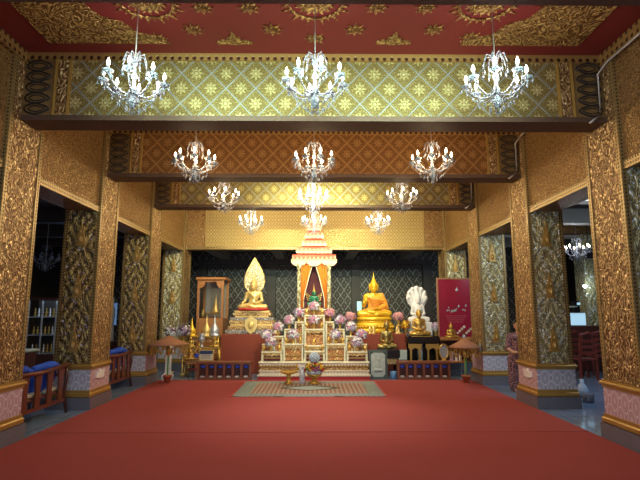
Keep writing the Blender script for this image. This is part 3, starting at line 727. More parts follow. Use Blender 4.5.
MB().box(-AW, AW, -.01, 1.02, BT - .03, BT - .004, .008).build('platform_top', G['ivory'], t)
MB().box(-.62, .62, 1.02, 1.7, 0, BT - .004).build('rear_block', G['red'], t)
# ---- stepped tables
def table(x0, x1, yt, Y, depth, label, panel='carved', top='ivory', zb=None, group='stepped altar tables'):
    py = (yt + 361) / 2; xa, xb = P(x0, py, Y).x, P(x1, py, Y).x; w_ = (xb - xa) / 2 - .004; z0 = BT - .004 if zb is None else zb; h = PZ(yt, Y) - z0
    t = thing('altar_table', label, 'table', ((xa + xb) / 2, Y, z0), group=group)
    MB().box(-w_, w_, 0, depth, h - .03, h, .006).build('tabletop', G[top], t)
    MB().box(-w_ + .01, w_ - .01, .008, depth - .008, h - .045, h - .03).build('gold_rim', G['gmould'], t)
    n = max(2, int(w_ * 2 / .11)); poly = [(-w_ + .015, h - .045)]; 
    for i in range(n):
        xa_ = -w_ + .03 + (2 * w_ - .06) * i / n; ws = (2 * w_ - .06) / n
        for k in range(7): poly.append((xa_ + ws * k / 6, h - .12 + .035 * math.sin(PI * k / 6) if h > .16 else h - .08 + .02 * math.sin(PI * k / 6)))
    poly.append((w_ - .015, h - .045)); MB().prism(poly, .012, .03, 'xz').build('apron', G['carved'], t)
    for sx in (-1, 1):
        for yy in (.028, depth - .028):
            x = sx * (w_ - .022)
            MB().box(x - .02, x + .02, yy - .018, yy + .018, 0, h - .045, .004).build('leg', G['ivory'], t)
    if h > .35: MB().box(-w_ + .04, w_ - .04, .05, .065, .02, h - .13).build('front_panel', G['filig'], t)
    else: MB().box(-w_ + .04, w_ - .04, depth - .06, depth - .05, .0, h - .05).build('back_panel', G['red'], t)
    if h > .2: MB().box(-w_ + .02, w_ - .02, .02, depth - .02, h * .3, h * .3 + .02).build('shelf', G['gmould'], t)
    return t
G['filig'] = scroll('gold_filigree_on_red', (.40, .06, .03), (.74, .46, .13), (.95, .82, .5), 24, metal=.15)
TB = [(261, 282.5, 351.6, 11.2, .24, 'low ivory altar table at the far left of the front row'), (346.5, 368, 351.6, 11.2, .24, 'low ivory altar table at the far right of the front row'),
      (304, 325, 351.2, 11.2, .24, 'low ivory altar table in the middle of the front row, behind the flower bowl'),
      (283, 303.5, 344, 11.26, .28, 'mid height ivory altar table left of the middle one'), (325.5, 346, 344, 11.26, .28, 'mid height ivory altar table right of the middle one'),
      (304, 325, 345.5, 11.46, .2, 'narrow ivory table step just above the middle front table'),
      (261.5, 272.5, 344, 11.47, .2, 'small ivory altar table step at the outer left, under a lilac bouquet'), (356.5, 367.5, 344, 11.47, .2, 'small ivory altar table step at the outer right, under a lilac bouquet'),
      (273, 283.5, 336, 11.6, .22, 'ivory altar table step second from the left edge'), (345.5, 356, 336, 11.6, .22, 'ivory altar table step second from the right edge'),
      (304, 325, 329, 11.7, .2, 'middle ivory altar table with gold filigree front'),
      (283.8, 294, 329, 11.7, .22, 'tall slim ivory altar table left of the centre'), (335, 345.2, 329, 11.7, .22, 'tall slim ivory altar table right of the centre'),
      (294.3, 303.8, 321.6, 11.95, .22, 'tallest slim ivory table left of the canopy foot'), (325.2, 334.7, 321.6, 11.95, .22, 'tallest slim ivory table right of the canopy foot'),
      (304, 325, 315, 11.93, .2, 'highest middle ivory altar table in front of the canopy')]
TOPS = {}
for i, (x0, x1, yt, Y, d, lab) in enumerate(TB):
    table(x0, x1, yt, Y, d, lab)
# ---- bouquets
G['leafd'] = plain('dusky_foliage', (.16, .17, .12), 0, .7, .4, 40)
def make_bouquet(name, label, mats, n=64, r=.118, vase='gold', seed=1):
    t = thing(name, label, 'flowers', group='flower bouquets on the altar')
    MB().lathe([(.03, 0), (.034, .01), (.016, .025), (.028, .05), (.04, .075), (.03, .10), (.038, .115)], 12).build('vase', G[vase], t, True)
    rr = random.Random(seed); ms = [MB() for _ in mats]; lf = MB()
    for i in range(n):
        z = 1 - 1.55 * (i + .5) / n; a = i * 2.39996; q = math.sqrt(max(0, 1 - z * z)); rad = r * rr.uniform(.72, 1.22)
        d = Vector((q * math.cos(a), q * math.sin(a), z)); c = d * rad + Vector((0, 0, .115 + r * .75))
        mb = ms[rr.randrange(len(ms))]; u = d.orthogonal().normalized(); v = d.cross(u)
        for k in range(5):
            b = 2 * PI * k / 5 + rr.random(); e = (u * math.cos(b) + v * math.sin(b)); f_ = (u * -math.sin(b) + v * math.cos(b)); L = rr.uniform(.03, .05)
            o = len(mb.v); mb.add([c, c + e * L * .6 + f_ * L * .4 + d * .008, c + e * L + d * .002, c + e * L * .6 - f_ * L * .4 + d * .008, c + d * .01 + e * L * .4], [(0, 1, 4), (1, 2, 4), (2, 3, 4), (3, 0, 4)])
        if i % 3 == 0:
            c2 = d * rad * .93 + Vector((0, 0, .115 + r * .75)); lf.add([c2, c2 + u * .03 + d * .02, c2 + d * .05, c2 - u * .02 + d * .015], [(0, 1, 2, 3)])
    lf.ball((0, 0, .115 + r * .7), r * .62, 10)
    lf.build('foliage', G['leafd'], t)
    for mb, mt in zip(ms, mats):
        if mb.v: mb.build('blossoms', mt, t)['kind'] = 'stuff'
    return t
bq = {'p': make_bouquet('flower_bouquet', 'x', [G['pink'], G['petalw'], G['lilac']], seed=2), 'l': make_bouquet('flower_bouquet', 'x', [G['lilac'], G['petalw'], G['pink']], seed=5),
      's': make_bouquet('flower_bouquet', 'x', [G['salmon'], G['pink']], seed=8, n=60)}
bpy.context.view_layer.update()
BQ = [('l', 270.5, 351.6, 11.3, 'lilac bouquet on the low table at the left end of the front row'), ('l', 266.5, 344, 11.57, 'lilac bouquet behind and above the outer left front table'),
      ('p', 278, 336, 11.7, 'pink bouquet on the second step from the left'), ('p', 289, 329, 11.8, 'pink and white bouquet on the tall slim table left of centre'),
      ('l', 293.3, 344, 11.4, 'white and lilac bouquet on the left mid height table'), ('p', 299, 321.6, 12.05, 'pink bouquet at the left foot of the canopy'),
      ('p', 314, 329, 11.8, 'pink bouquet on the filigree fronted middle table'), ('p', 314, 315, 12.03, 'pink bouquet at the top, below the small green figure'),
      ('s', 330, 321.6, 12.05, 'salmon pink bouquet at the right foot of the canopy'), ('p', 340, 329, 11.8, 'pink and white bouquet on the tall slim table right of centre'),
      ('l', 335.7, 344, 11.4, 'white and lilac bouquet on the right mid height table'), ('l', 351, 336, 11.7, 'lilac bouquet on the second step from the right'),
      ('p', 361.5, 344, 11.57, 'pink bouquet behind and above the outer right front table'), ('l', 357, 351.6, 11.3, 'lilac bouquet on the low table at the right end of the front row')]
used = set()
for k, px, py, Y, lab in BQ:
    p = P(px, py, Y - .1 if False else Y); z = PZ(py, Y - .1); loc = (p.x, Y, z)
    if k not in used: used.add(k); bq[k].location = loc; bq[k]['label'] = lab
    else: clone(bq[k], loc, lab, rz=px)
# ---- small gold cups on the tables
cup = None
for px, py, Y in ((263.5, 351.6, 11.24), (279.5, 351.6, 11.24), (286, 344, 11.3), (300.5, 344, 11.3), (306.5, 351.2, 11.24), (314, 345.5, 11.52), (322.5, 351.2, 11.24), (328.5, 344, 11.3), (343, 344, 11.3), (349.5, 351.6, 11.24), (365.5, 351.6, 11.24), (306.5, 329, 11.74), (322, 329, 11.74), (306.5, 315, 11.97), (322, 315, 11.97)):
    p_ = P(px, py, Y); loc = (p_.x, Y, PZ(py, Y - .04) + .001)
    if cup is None: cup = MB().lathe([(.035, 0), (.03, .01), (.012, .025), (.014, .045), (.04, .07), (.045, .095), (.02, .12), (.006, .16)], 12).build('offering_cup', G['gold'], None, True, loc); o = cup
    else: o = cup.copy(); C.objects.link(o); o.location = loc
    tag(o, 'tiny covered gold offering cup on one of the stepped ivory altar tables', 'cup', 'tiny gold offering cups on the stepped tables')
# ---- canopy throne
Yc = 12.4
a, b, zt, zb = px_box(297, 331, 309, 361, 12.2); cx = P(314, 300, Yc).x
w_ = (b - a) / 2
t = thing('altar_canopy', 'tall ivory and gold tiered canopy with orange curtains over the top of the altar', 'canopy', (cx, Yc, 0))
MB().box(-w_, w_, -.25, .25, BT - .004, zt - .03).build('pedestal', G['filig'], t)
MB().box(-w_ - .02, w_ + .02, -.27, .27, zt - .03, zt, .006).build('pedestal_top', G['ivory'], t)
z265 = PZ(264, Yc - .25)
pw = w_ * .9
for sx in (-1, 1):
    for sy in (-1, 1):
        m = MB(); m.lathe([(.045, 0), (.055, .02), (.048, .05), (.048, z265 - zt - .25), (.045, z265 - zt - .22), (.03, z265 - zt - .2), (.045, z265 - zt - .12), (.085, z265 - zt)], 10, (sx * pw, sy * .2, zt)); m.build('post', G['mosaic_r'] if sy < 0 else G['gold_p'], t, True)
G['tier'] = plain('vermilion_tier_cloth', (.55, .06, .02), 0, .6)
G['tier_'] = beads('gold_and_red_tier_band', (.6, .4, .15), (.5, .035, .015), .07, metal=.1)
tiers = [(23.5, 265, 254.5, .25), (18.7, 254.5, 247, .21), (13, 247, 239.5, .16), (10, 239.5, 231.5, .13), (7, 231.5, 224, .1), (4.5, 224, 218, .08)]
for hw, yb, yt, hd in tiers:
    W_ = hw / F * (Yc - hd) * .985; z0, z1 = PZ(yb, Yc - hd), PZ(yt, Yc - hd)
    h = z1 - z0
    MB().box(-W_ + .03, W_ - .03, -hd + .03, hd - .03, z0 + .02, z1 - .0).build('tier_band', G['tier'], t)
    m = MB().box(-W_, W_, -hd, hd, z0 + h * .42, z0 + h * .56, .01)
    n = max(3, int(W_ * 2 / .1))
    for i in range(n):       # small antefix leaves along the rim
        x = -W_ + W_ * 2 * (i + .5) / n; m.prism([(x - .03, z0 + h * .6), (x + .03, z0 + h * .6), (x + .02, z0 + h * .68), (x, z0 + h * .82), (x - .02, z0 + h * .68)], -hd, -hd + .012, 'xz')
    m.build('tier_rim', G['cream'], t)
    m = MB(); k = 3 if hw > 20 else n
    for i in range(k):
        x = -W_ + W_ * 2 * (i + .5) / k; r_ = W_ / k; pts = [(x - r_, z0 + h * .42)] + [(x - r_ * math.cos(PI * q / 8), z0 + h * .42 - (h * (.55 if hw > 20 else .26)) * math.sin(PI * q / 8)) for q in range(9)] + [(x + r_, z0 + h * .42)]
        m.prism(pts, -hd + .004, -hd + .018, 'xz')
    m.build('scalloped_valance', G['cream'], t)
zf = PZ(218, Yc); MB().lathe([(.07, 0), (.09, .03), (.04, .07), (.05, .1), (.02, .15), (.012, .2), (.002, .3)], 12, (0, 0, zf)).build('finial', G['cream'], t, True)
MB().box(-pw, pw, .16, .18, zt, z265).build('back_cloth', plain('maroon_back_cloth', (.09, .015, .02), 0, .8), t)
for s in (-1, 1):       # gathered curtain: from the centre top out to the side foot
    m = MB(); nu, nv = 22, 14; vs = []
    for j in range(nv + 1):
        v = j / nv; z = z265 - .0 - (z265 - zt - .03) * v
        xin = .02 + (pw - .14) * min(1, v * 1.25) ** .8; xout = pw - .05
        for i in range(nu + 1):
            u = i / nu; x = xin + (xout - xin) * u; y = -.17 + .018 * math.sin(u * 2 * PI * 4 + v) ; vs.append((s * x, y, z))
    for j in range(nv):
        for i in range(nu): q = j * (nu + 1) + i; m.f.append((q, q + 1, q + nu + 2, q + nu + 1))
    m.v = vs + [(x, y + .008, z) for x, y, z in vs]; n_ = len(vs); m.f += [tuple(n_ + k for k in reversed(f_)) for f_ in list(m.f)]
    e = [j * (nu + 1) for j in range(nv + 1)]; m.f += [(e[j], e[j + 1], e[j + 1] + n_, e[j] + n_) for j in range(nv)]; m.mi = [0] * len(m.f)
    cu = m.build('curtain', G['orange_cl'], t, True)
    tr = MB().tube([(s * (.02 + (pw - .14) * min(1, v * 1.25) ** .8), -.18, z265 - (z265 - zt - .03) * v) for v in [k / 16 for k in range(17)]], .011, 5); tr.build('curtain_trim', G['ivory'], cu, True)
# ---- seated figures
FIG = {}
def seated_mesh(key, *args, h=.0095):
    if key not in FIG: FIG[key] = sdf_mesh(seated(*args), h)
    return FIG[key]
def fig(name, label, loc, scale, key, args, mat, cat='statue', group=None, rz=0):
    t = thing(name, label, cat, loc, rz, group); t.scale = scale if isinstance(scale, tuple) else (scale,) * 3
    seated_mesh(key, *args).build('body', mat, t, True); return t
# small emerald figure
ze = zt
t = fig('emerald_buddha_statue', 'small green seated Buddha with gold crown between the orange curtains', (cx, Yc - .02, PZ(305, Yc - .1)), .37, 'kneeling', ('lap',), G['green'])
MB().lathe([(.5, -.22), (.52, -.17), (.42, -.13), (.47, -.08), (.44, -.005)], 20, (0, -.02, 0), sy=.7).build('lotus_seat', G['gold_p'], t, True)
MB().lathe([(.125, .93), (.135, .95), (.09, .99), (.06, 1.08), (.03, 1.25), (.004, 1.5)], 12, (0, .05, 0)).build('crown', G['gold'], t, True)
m = MB()
for s in (-1, 1):
    for k in range(4):
        a = .35 + k * .35; m.tube([(s * .25, .15, .3 + .1 * k), (s * (.45 + .05 * k), .17, .35 + .18 * k), (s * (.5 + .03 * k), .17, .55 + .2 * k)], .035, 5, .008)
m.build('gilt_flames', G['gold_p'], t, True)
B_ = PZ(305, Yc - .1) - .22 * .37
tag(B(cx - .24, cx + .24, Yc - .16, Yc + .14, zt, B_, bev=.01).build('figure_plinth', G['gold_p']), 'gold plinth under the small green Buddha', 'plinth')

# ---- left Buddha on ornate pedestal and red cloth box
YL = 12.6
a, b, zt_, _ = px_box(220, 279, 334.5, 380, 12.1)
tag(B(a, b, 12.1, 13.0 - .1, 0, zt_, bev=.01).build('cloth_covered_box', G['redcloth']), 'large brick red cloth covered box under the left golden Buddha', 'box')
LB = zt_
cxl = P(253, 320, YL).x
t = thing('buddha_pedestal', 'stepped silver and gold carved pedestal with a front shield, under the left Buddha', 'pedestal', (cxl, YL, LB))
def zz(py): return PZ(py, YL - .25) - LB
def pw_(px): return px / F * YL * 1.0
for i, (hw, yb, yt, mt, nm) in enumerate(((25, 333.5, 329.5, 'silverc', 'foot'), (22.5, 329.5, 326, 'carved', 'carved_step'), (20.5, 326, 324, 'gold_p', 'waist'), (22, 324, 320.5, 'carved', 'carved_step'), (21, 320.5, 317.5, 'silverc', 'silver_band'), (16.5, 317.5, 316, 'gold_p', 'waist'), (18.5, 316, 312.8, 'carved', 'lotus_band'), (17, 312.8, 310.6, 'gold_p', 'top_step'))):
    if 'silverc' not in G: G['silverc'] = scroll('silver_mirror_carving', (.2, .18, .16), (.5, .48, .45), (.8, .82, .88), 22, metal=.4)
    W_ = pw_(hw); z0, z1 = (0 if i == 0 else zz(yb)), zz(yt); MB().box(-W_, W_, -.34 + i * .02, .34 - i * .02, z0, z1, .012).build(nm, G[mt], t)
m = MB(); m.prism([(0, zz(334)), (-.1, zz(331)), (-.16, zz(326)), (-.15, zz(320)), (-.06, zz(317.5)), (0, zz(315)), (.06, zz(317.5)), (.15, zz(320)), (.16, zz(326)), (.1, zz(331))], -.40, -.34, 'xz'); m.ball((0, -.4, zz(325)), .08, 10, 1.2, 1, .4); m.build('front_shield', G['gold_p'], t)
zs = zz(310.6) + LB
tag(MB().lathe([(.38, 0), (.41, .012), (.41, .04), (.38, .055)], 24, sy=.72).build('seat_cushion', G['red'], None, True, (cxl, YL - .03, zs)), 'thin red cushion beneath the left golden Buddha', 'cushion')
t = fig('gold_buddha_statue', 'golden seated Buddha with hand on knee and a pointed flame halo, on the left', (cxl, YL, zs + .03), .75, 'knee', ('knee',), G['gold_p'])
m = MB(); pts = []
hz0, hz1 = (PZ(293, YL + .15) - zs - .03) / .75, (PZ(258, YL + .15) - zs - .03) / .75
H_ = hz1 - hz0; HW = 10.3 / F * YL / .75
prof = [(0, 0), (.55, .04), (.86, .16), (1, .33), (.93, .48), (.72, .63), (.46, .77), (.22, .89), (.08, .96), (0, 1.0)]
pl = [(HW * x, hz0 + H_ * z) for x, z in prof] + [(-HW * x, hz0 + H_ * z) for x, z in prof[-2:0:-1]]
G['halo'] = scroll('silver_gold_halo_mosaic', (.35, .28, .12), (.7, .62, .34), (.86, .86, .8), 12, metal=.3, sparkle=(40, .3, (.8, .85, .95)))
ha = MB().prism(pl, .19, .24, 'xz').build('halo', G['halo'], t)
MB().tube([(x, .19, z) for x, z in pl + [pl[0]]], .022, 6).build('halo_rim', G['gold_p'], ha, True)
MB().tube([(x * .66, .185, hz0 + (z - hz0) * .74 + .03) for x, z in pl + [pl[0]]], .014, 5).build('inner_flame_rim', G['gold_p'], ha)
m = MB(); m.tube([(-.2, .0, .6), (-.05, -.09, .5), (.1, -.08, .35), (.2, -.04, .22)], .022, 6); m.lathe([(.128, .925), (.135, .94), (.1, .955), (.085, .99), (.05, 1.03), (.02, 1.14)], 12, (0, .05, 0), sy=1.1); m.build('crown_and_sash', G['gold_p'], t, True)
tag(MB().lathe([(.09, 0), (.1, .02), (.07, .1), (.03, .2), (.004, .27)], 14).build('cone_offering', G['ivory'], None, True, (P(276.8, 320, 12.3).x + .0, 12.28, LB)), 'small ivory cone offering to the right of the left pedestal', 'offering')

# ---- right orange robed Buddha
YR = 12.6; cxr = P(374.3, 320, YR).x
a, b, zr, _ = px_box(366, 407, 334, 380, 12.1)
tag(B(PX(354, 12.1), b, 12.1, 12.9, 0, zr, bev=.01).build('cloth_covered_box', G['redcloth']), 'red cloth covered box under the orange robed Buddha', 'box')
t = thing('buddha_pedestal', 'smooth yellow gold lotus pedestal under the orange robed Buddha', 'pedestal', (cxr, YR, zr))
def zq(py): return PZ(py, YR - .25) - zr
for hw, y0, y1, nm, sy in ((19.5, 334, 328, 'foot', .62), (19, 328, 322.5, 'bowl', .62), (16.5, 322.5, 320.8, 'waist', .62), (17.5, 320.8, 316.8, 'lotus_rim', .62)):
    W_ = hw / F * YR; z0 = 0 if nm == 'foot' else zq(y0); z1 = zq(y1); h = z1 - z0
    MB().lathe([(W_ * .93, z0), (W_ * 1.0, z0 + h * .25), (W_, z0 + h * .6), (W_ * .9, z1)], 32, sy=sy).build(nm, G['gold_y'], t, True)
m = MB(); W_ = 19.5 / F * YR
for i in range(36):
    a_ = 2 * PI * i / 36; m.ball((W_ * .98 * math.cos(a_), W_ * .61 * math.sin(a_), zq(327)), .026, 6, 1.5)
m.build('petal_row', G['gold_y'], t, True)
zs2 = zq(316.8) + zr
t = fig('robed_buddha_statue', 'golden Buddha in an orange robe with raised hand, seated on the right', (cxr, YR, zs2 - .01), (.88, .74, .97), 'raised', ('raised',), G['gold_y'])
sdf_mesh(robe_prims(), .011).build('robe', G['robe'], t, True)
m = MB()
for k in range(6): m.tube([(-.2 + .02 * k, -.03 - .0 * k, .55 - .03 * k), (-.05, -.085 - .005 * k, .47 - .045 * k), (.12, -.085, .44 - .055 * k), (.3, .0, .42 - .06 * k)], .008, 5)
m.build('robe_folds', G['orange_cl'], t, True)
tag(B(*[P(x, 306, 12.95).x for x in (357, 361.5)], 12.92, 12.95, PZ(311, 12.95), PZ(301.5, 12.95), bev=.004).build('small_display', G['cyan']), 'small pale cyan screen beside the orange robed Buddha', 'display')
tag(B(*[P(x, 306, 13.0).x for x in (358.8, 359.8)], 12.96, 12.99, 0, PZ(311, 12.95), bev=.002).build('display_stand', G['blackl']), 'thin black stand behind the orange robed Buddha holding the cyan screen', 'stand')
for px, lab in ((350.5, 'large salmon pink bouquet left of the orange robed Buddha'), (398.5, 'large salmon pink bouquet right of the orange robed Buddha')):
    Yb = 12.35; x = P(px, 320, Yb).x; z0 = PZ(325, Yb)
    zbase = zr if px > 366 else BT
    n_ = thing('flower_stand', 'slim gold stand under the salmon bouquet %s of the orange robed Buddha' % ('right' if px > 370 else 'left'), 'stand', (x, Yb, zbase if px > 366 else 0))
    zb0 = zbase if px > 366 else 0
    MB().lathe([(.09, 0), (.09, .02), (.025, .04), (.02, z0 - zb0 - .03), (.07, z0 - zb0 - .01), (.07, z0 - zb0)], 12).build('stand_column', G['gold_p'], n_, True)
    clone(bq['s'], (x, Yb, z0), lab, rz=px, scale=1.02)
# ---- monk on a dark stand with tablet
def monk(label, px, pybase, Y, sc, mat, rz=0): 
    p = P(px, pybase, Y); return fig('monk_statue', label, (p.x, Y, p.z), sc, 'monk', ('lap', 'lap', False), mat, rz=rz, group='seated monk statues')
Ym = 11.72; p = P(387, 349, Ym)
tag(B(P(376.5, 355, Ym).x, P(399, 355, Ym).x, Ym - .22, Ym + .22, PZ(357.5, Ym), p.z, bev=.012).build('black_plinth', G['blackl']), 'flat black plinth under the bronze faced monk', 'plinth')
t = thing('carved_stand', 'ivory and gold carved stand under the black plinth of the bronze faced monk', 'stand', (p.x, Ym, 0)); zt1 = PZ(357.5, Ym)
MB().box(-.24, .24, -.18, .18, zt1 - .14, zt1, .01).build('carved_top', G['carved'], t)
for sx in (-1, 1):
    for sy in (-1, 1): MB().box(sx * .2 - .03, sx * .2 + .03, sy * .14 - .03, sy * .14 + .03, 0, zt1 - .14).build('leg', G['blackl'], t)
t = monk('seated gold monk statue with brown face, between the red box and the stone tablet', 387, 349, Ym, (.47, .5, .68), G['gold_d'])
sdf_mesh([ell((0, .045, .88), (.118, .13, .11), .01)], .012).build('bronze_scalp', G['scalp'], t, True)
a, b, z1, z0 = px_box(369, 387.5, 350, 378.5, 11.15)
t = thing('stone_tablet', 'grey green stone tablet in a dark frame standing on the floor right of the altar', 'tablet', ((a + b) / 2, 11.15, 0)); w_ = (b - a) / 2
fr = MB(); fr.box(-w_, w_, 0, .05, 0, .05); fr.box(-w_, w_, 0, .05, z1 - .05, z1); fr.box(-w_, -w_ + .045, 0, .05, .05, z1 - .05); fr.box(w_ - .045, w_, 0, .05, .05, z1 - .05); fr.build('frame', G['stone_d'], t)
h = z1; c_ = .06
MB().prism([(-w_ + .05, .05 + c_), (-w_ + .05 + c_, .05), (w_ - .05 - c_, .05), (w_ - .05, .05 + c_), (w_ - .05, h - .05 - c_), (w_ - .05 - c_, h - .05), (-w_ + .05 + c_, h - .05), (-w_ + .05, h - .05 - c_)], .012, .04, 'xz').build('stone_face', G['stone'], t)
MB().box(-w_ + .04, w_ - .04, .035, .045, .04, h - .04).build('backing', G['stone_d'], t)
sdf_mesh([ell((0, 0, .3), (.06, .02, .1)), ell((0, 0, .44), (.035, .02, .045)), cap((-.07, 0, .2), (.07, 0, .2), .03)], .008).build('faint_relief', G['stone'], t, True)
p = P(394.2, 379.3, gy(379.3)); tag(MB().lathe([(.055, 0), (.065, .03), (.075, .16), (.07, .16), (.06, .03)], 16).build('blue_cup', plain('blue_ceramic', (.12, .3, .6), 0, .3), None, True, (p.x, p.y + .1, 0)), 'small blue cup on the floor right of the stone tablet', 'cup')
a, b, z1, z0 = px_box(399, 407, 350, 360, 11.5)
tag(B(a, b, 11.5, 11.52, z0, z1, bev=.004).build('picture_card', G['stone']), 'small grey green picture card beside the bronze faced monk', 'picture')
tag(B(a + .04, b - .04, 11.53, 11.6, 0, z0 + .1).build('card_support', G['blackl']), 'dark post behind the small grey green picture card', 'stand')
# ---- black table with gold framed legs and golden monk
Yk = 11.75; a, b, z1, z0 = px_box(407.5, 440, 336, 344, Yk)
t = thing('black_altar_table', 'black lacquered table with two gold framed legs, under the shiny gold monk', 'table', ((a + b) / 2, Yk, 0)); w_ = (b - a) / 2
MB().box(-w_, w_, 0, .5, z0, z1, .03).build('table_body', G['blackl'], t)
for sx in (-1, 1):
    m = MB(); x = sx * w_ * .53; lw = .16
    m.prism([(x - lw, z0), (x - lw, z0 - .08), (x - lw * .75, z0 - .16), (x - lw * .9, .03), (x - lw * 1.1, 0), (x - lw * .6, 0), (x - lw * .5, z0 - .14), (x, z0 - .09), (x + lw * .5, z0 - .14), (x + lw * .6, 0), (x + lw * 1.1, 0), (x + lw * .9, .03), (x + lw * .75, z0 - .16), (x + lw, z0 - .08), (x + lw, z0)], .01, .05, 'xz')
    m.build('gold_leg_frame', G['gmould'], t); MB().box(x - lw * .9, x + lw * .9, .43, .47, 0, z0).build('rear_leg', G['blackl'], t)
t = monk('shiny golden monk statue on the black table, facing forward', 419.5, 336, Yk + .22, (.52, .55, .66), G['gold'])
MB().box(-.45, .45, -.38, .3, -.02, .01, .01).build('statue_base', G['gold'], t)
# ---- white naga hooded statue
Yn = 12.6; p = P(418.5, 322, Yn)
a, b, z1, z0 = px_box(409, 429, 322, 380, Yn)
tag(B(p.x - .3, p.x + .3, Yn - .25, Yn + .25, 0, p.z, bev=.02).build('white_pedestal', G['white']), 'white pedestal under the hooded white statue', 'pedestal')
t = fig('naga_buddha_statue', 'white seated Buddha sheltered by a broad many headed serpent hood', (p.x, Yn, p.z), (.56, .56, .72), 'monk2', ('lap', 'lap', True), G['white'])
hd = [ell((0, .22, .875), (.49, .07, .41), .03)]
for k in range(7):
    a_ = PI * (k / 6) ; r_ = .42; c_ = (math.cos(a_) * r_, .17, .86 + math.sin(a_) * .36)
    hd += [ell(c_, (.09, .07, .09), .05), cap(c_, (c_[0], .06, c_[2] + .02), .06, .035, .03), cap((math.cos(a_) * .1, .2, .5), c_, .07, .06, .04)]
hd += [cap((0, .22, .28), (0, .22, .6), .24, .22, .06), ell((0, .05, .06), (.46, .34, .06), .02)]
sdf_mesh(hd, .016).build('serpent_hood', G['white'], t, True)
for px, lab, mt in ((406, 'yellow and orange bouquet left of the shiny golden monk', 'orange_cl'), (436, 'white and green bouquet right of the shiny golden monk', 'petalw')):
    q = make_bouquet('flower_bouquet', lab, [G[mt], G['gold_y' if mt != 'petalw' else 'lilac']], seed=int(px)); zz0 = PZ(336, 12.1) if px < 420 else PZ(336, 12.1)
    q.location = (P(px, 336, 12.35).x, 12.35, zr if px < 409 else zz0)
tag(B(P(431, 336, 12.4).x, P(441, 336, 12.4).x, 12.27, 12.5, 0, PZ(336, 12.1), bev=.01).build('dark_side_stand', G['wood_d']), 'dark stand behind the black table, under the white bouquet', 'stand')

# ---- low arched cabinets left and right of the platform
def arch_cabinet(x0, x1, label):
    a, b, z1, _ = px_box(x0, x1, 361.5, 380, 11.06); w_ = (b - a) / 2
    t = thing('offering_cabinet', label, 'cabinet', ((a + b) / 2, 11.06, 0), group='arched offering cabinets')
    m = MB().box(-w_ - .02, w_ + .02, -.02, .24, z1 - .05, z1, .008); m.build('cabinet_top', G['wood'], t)
    MB().box(-w_ - .01, w_ + .01, -.012, .23, 0, .05, .005).build('base_rail', G['wood'], t)
    MB().box(-w_, w_, .1, .22, .05, z1 - .05).build('cabinet_body', G['wood_d'], t)
    n = 6; pitch = 2 * w_ / n
    for i in range(n + 1):
        x = -w_ + pitch * i; MB().box(x - .025, x + .025, 0, .1, .05, z1 - .05).build('post', G['wood'], t)
    for i in range(n):
        xc = -w_ + pitch * (i + .5); r_ = pitch / 2 - .02; zt = z1 - .05; zs_ = zt - r_ * .75
        pl = [(xc - r_ - .01, zt), (xc - r_ - .01, zs_)] + [(xc - r_ * math.cos(PI * k / 8), zs_ + r_ * .6 * math.sin(PI * k / 8)) for k in range(9)] + [(xc + r_ + .01, zs_), (xc + r_ + .01, zt)]
        MB().prism(pl, .005, .03, 'xz').build('arch_frame', G['wood'], t)
        MB().ball((xc, .06, zs_ - .01), r_ * .75, 10, .6, 1, .4).build('blue_ornament', G['bluebox'], t, True)
        MB().box(xc - r_ * .7, xc + r_ * .55, .03, .08, .05, .085, .01).build('white_slip', G['petalw'], t)
arch_cabinet(198, 250, 'low dark wood cabinet with six blue topped arches, left of the altar')
arch_cabinet(398.5, 449.5, 'low dark wood cabinet with six blue topped arches, right of the altar')

# ---- shrine cabinet
Ys = 13.35; a, b, z1, z0 = px_box(197, 223.5, 279.5, 318, Ys); w_ = (b - a) / 2
t = thing('shrine_cabinet', 'orange brown wooden shrine cabinet with arched glass front holding a small gold stupa', 'cabinet', ((a + b) / 2, Ys, 0)); D_ = .8
MB().box(-w_ - .05, w_ + .05, -.05, D_ + .05, z1 - .02, z1 + .06, .02).build('cornice', G['wood_o'], t)
MB().box(-w_, w_, 0, D_, 0, z0, .01).build('lower_body', G['wood_o'], t)
MB().box(-w_ + .07, w_ - .07, -.02, 0, .5, z0 - .07, .006).build('lower_panel', G['wood_o'], t)
for x in (-w_, w_ - .06):
    for y in (0, D_ - .06): MB().box(x, x + .06, y, y + .06, z0, z1 - .02).build('corner_post', G['wood_o'], t)
MB().box(-w_ + .06, w_ - .06, D_ - .03, D_, z0, z1).build('rear_panel', G['dkbeam'], t)
zt = z1 - .02; ww = w_ - .06
for s in (-1, 1): MB().prism([(s * ww, zt), (s * ww, zt - .22)] + [(s * (ww - .15 * math.sin(PI / 2 * k / 5)), zt - .22 + .17 * (1 - math.cos(PI / 2 * k / 5))) for k in range(6)] + [(0, zt - .05), (0, zt)], .01, .03, 'xz').build('arch_fillet', G['wood_o'], t)
MB().box(-ww, ww, .035, .04, z0, zt - .05).build('glass_front', G['glass'], t)
xx = (a + b) / 2
tag(MB().lathe([(.12, 0), (.13, .03), (.09, .06), (.10, .12), (.05, .18), (.045, .26), (.02, .34), (.004, .5)], 14).build('gold_stupa', G['gold_p'], None, True, (xx + .1, Ys + .3, z0 + .15)), 'pale gold stupa inside the glass shrine cabinet', 'stupa')
t = thing('stupa_stand', 'little gilt table inside the shrine cabinet', 'stand', (xx + .08, Ys + .3, z0)); MB().box(-.22, .22, -.14, .14, .12, .15, .004).build('stand_top', G['gmould'], t)
for sx in (-1, 1): MB().box(sx * .2 - .012, sx * .2 + .012, -.1, .1, 0, .12).build('leg', G['gmould'], t)
tag(MB().lathe([(.06, 0), (.08, .05), (.05, .2), (.01, .3)], 10).build('small_gold_figure', G['gold_d'], None, True, (xx - .25, Ys + .3, z0)), 'small dim gold figure at the left inside the shrine cabinet', 'figure')

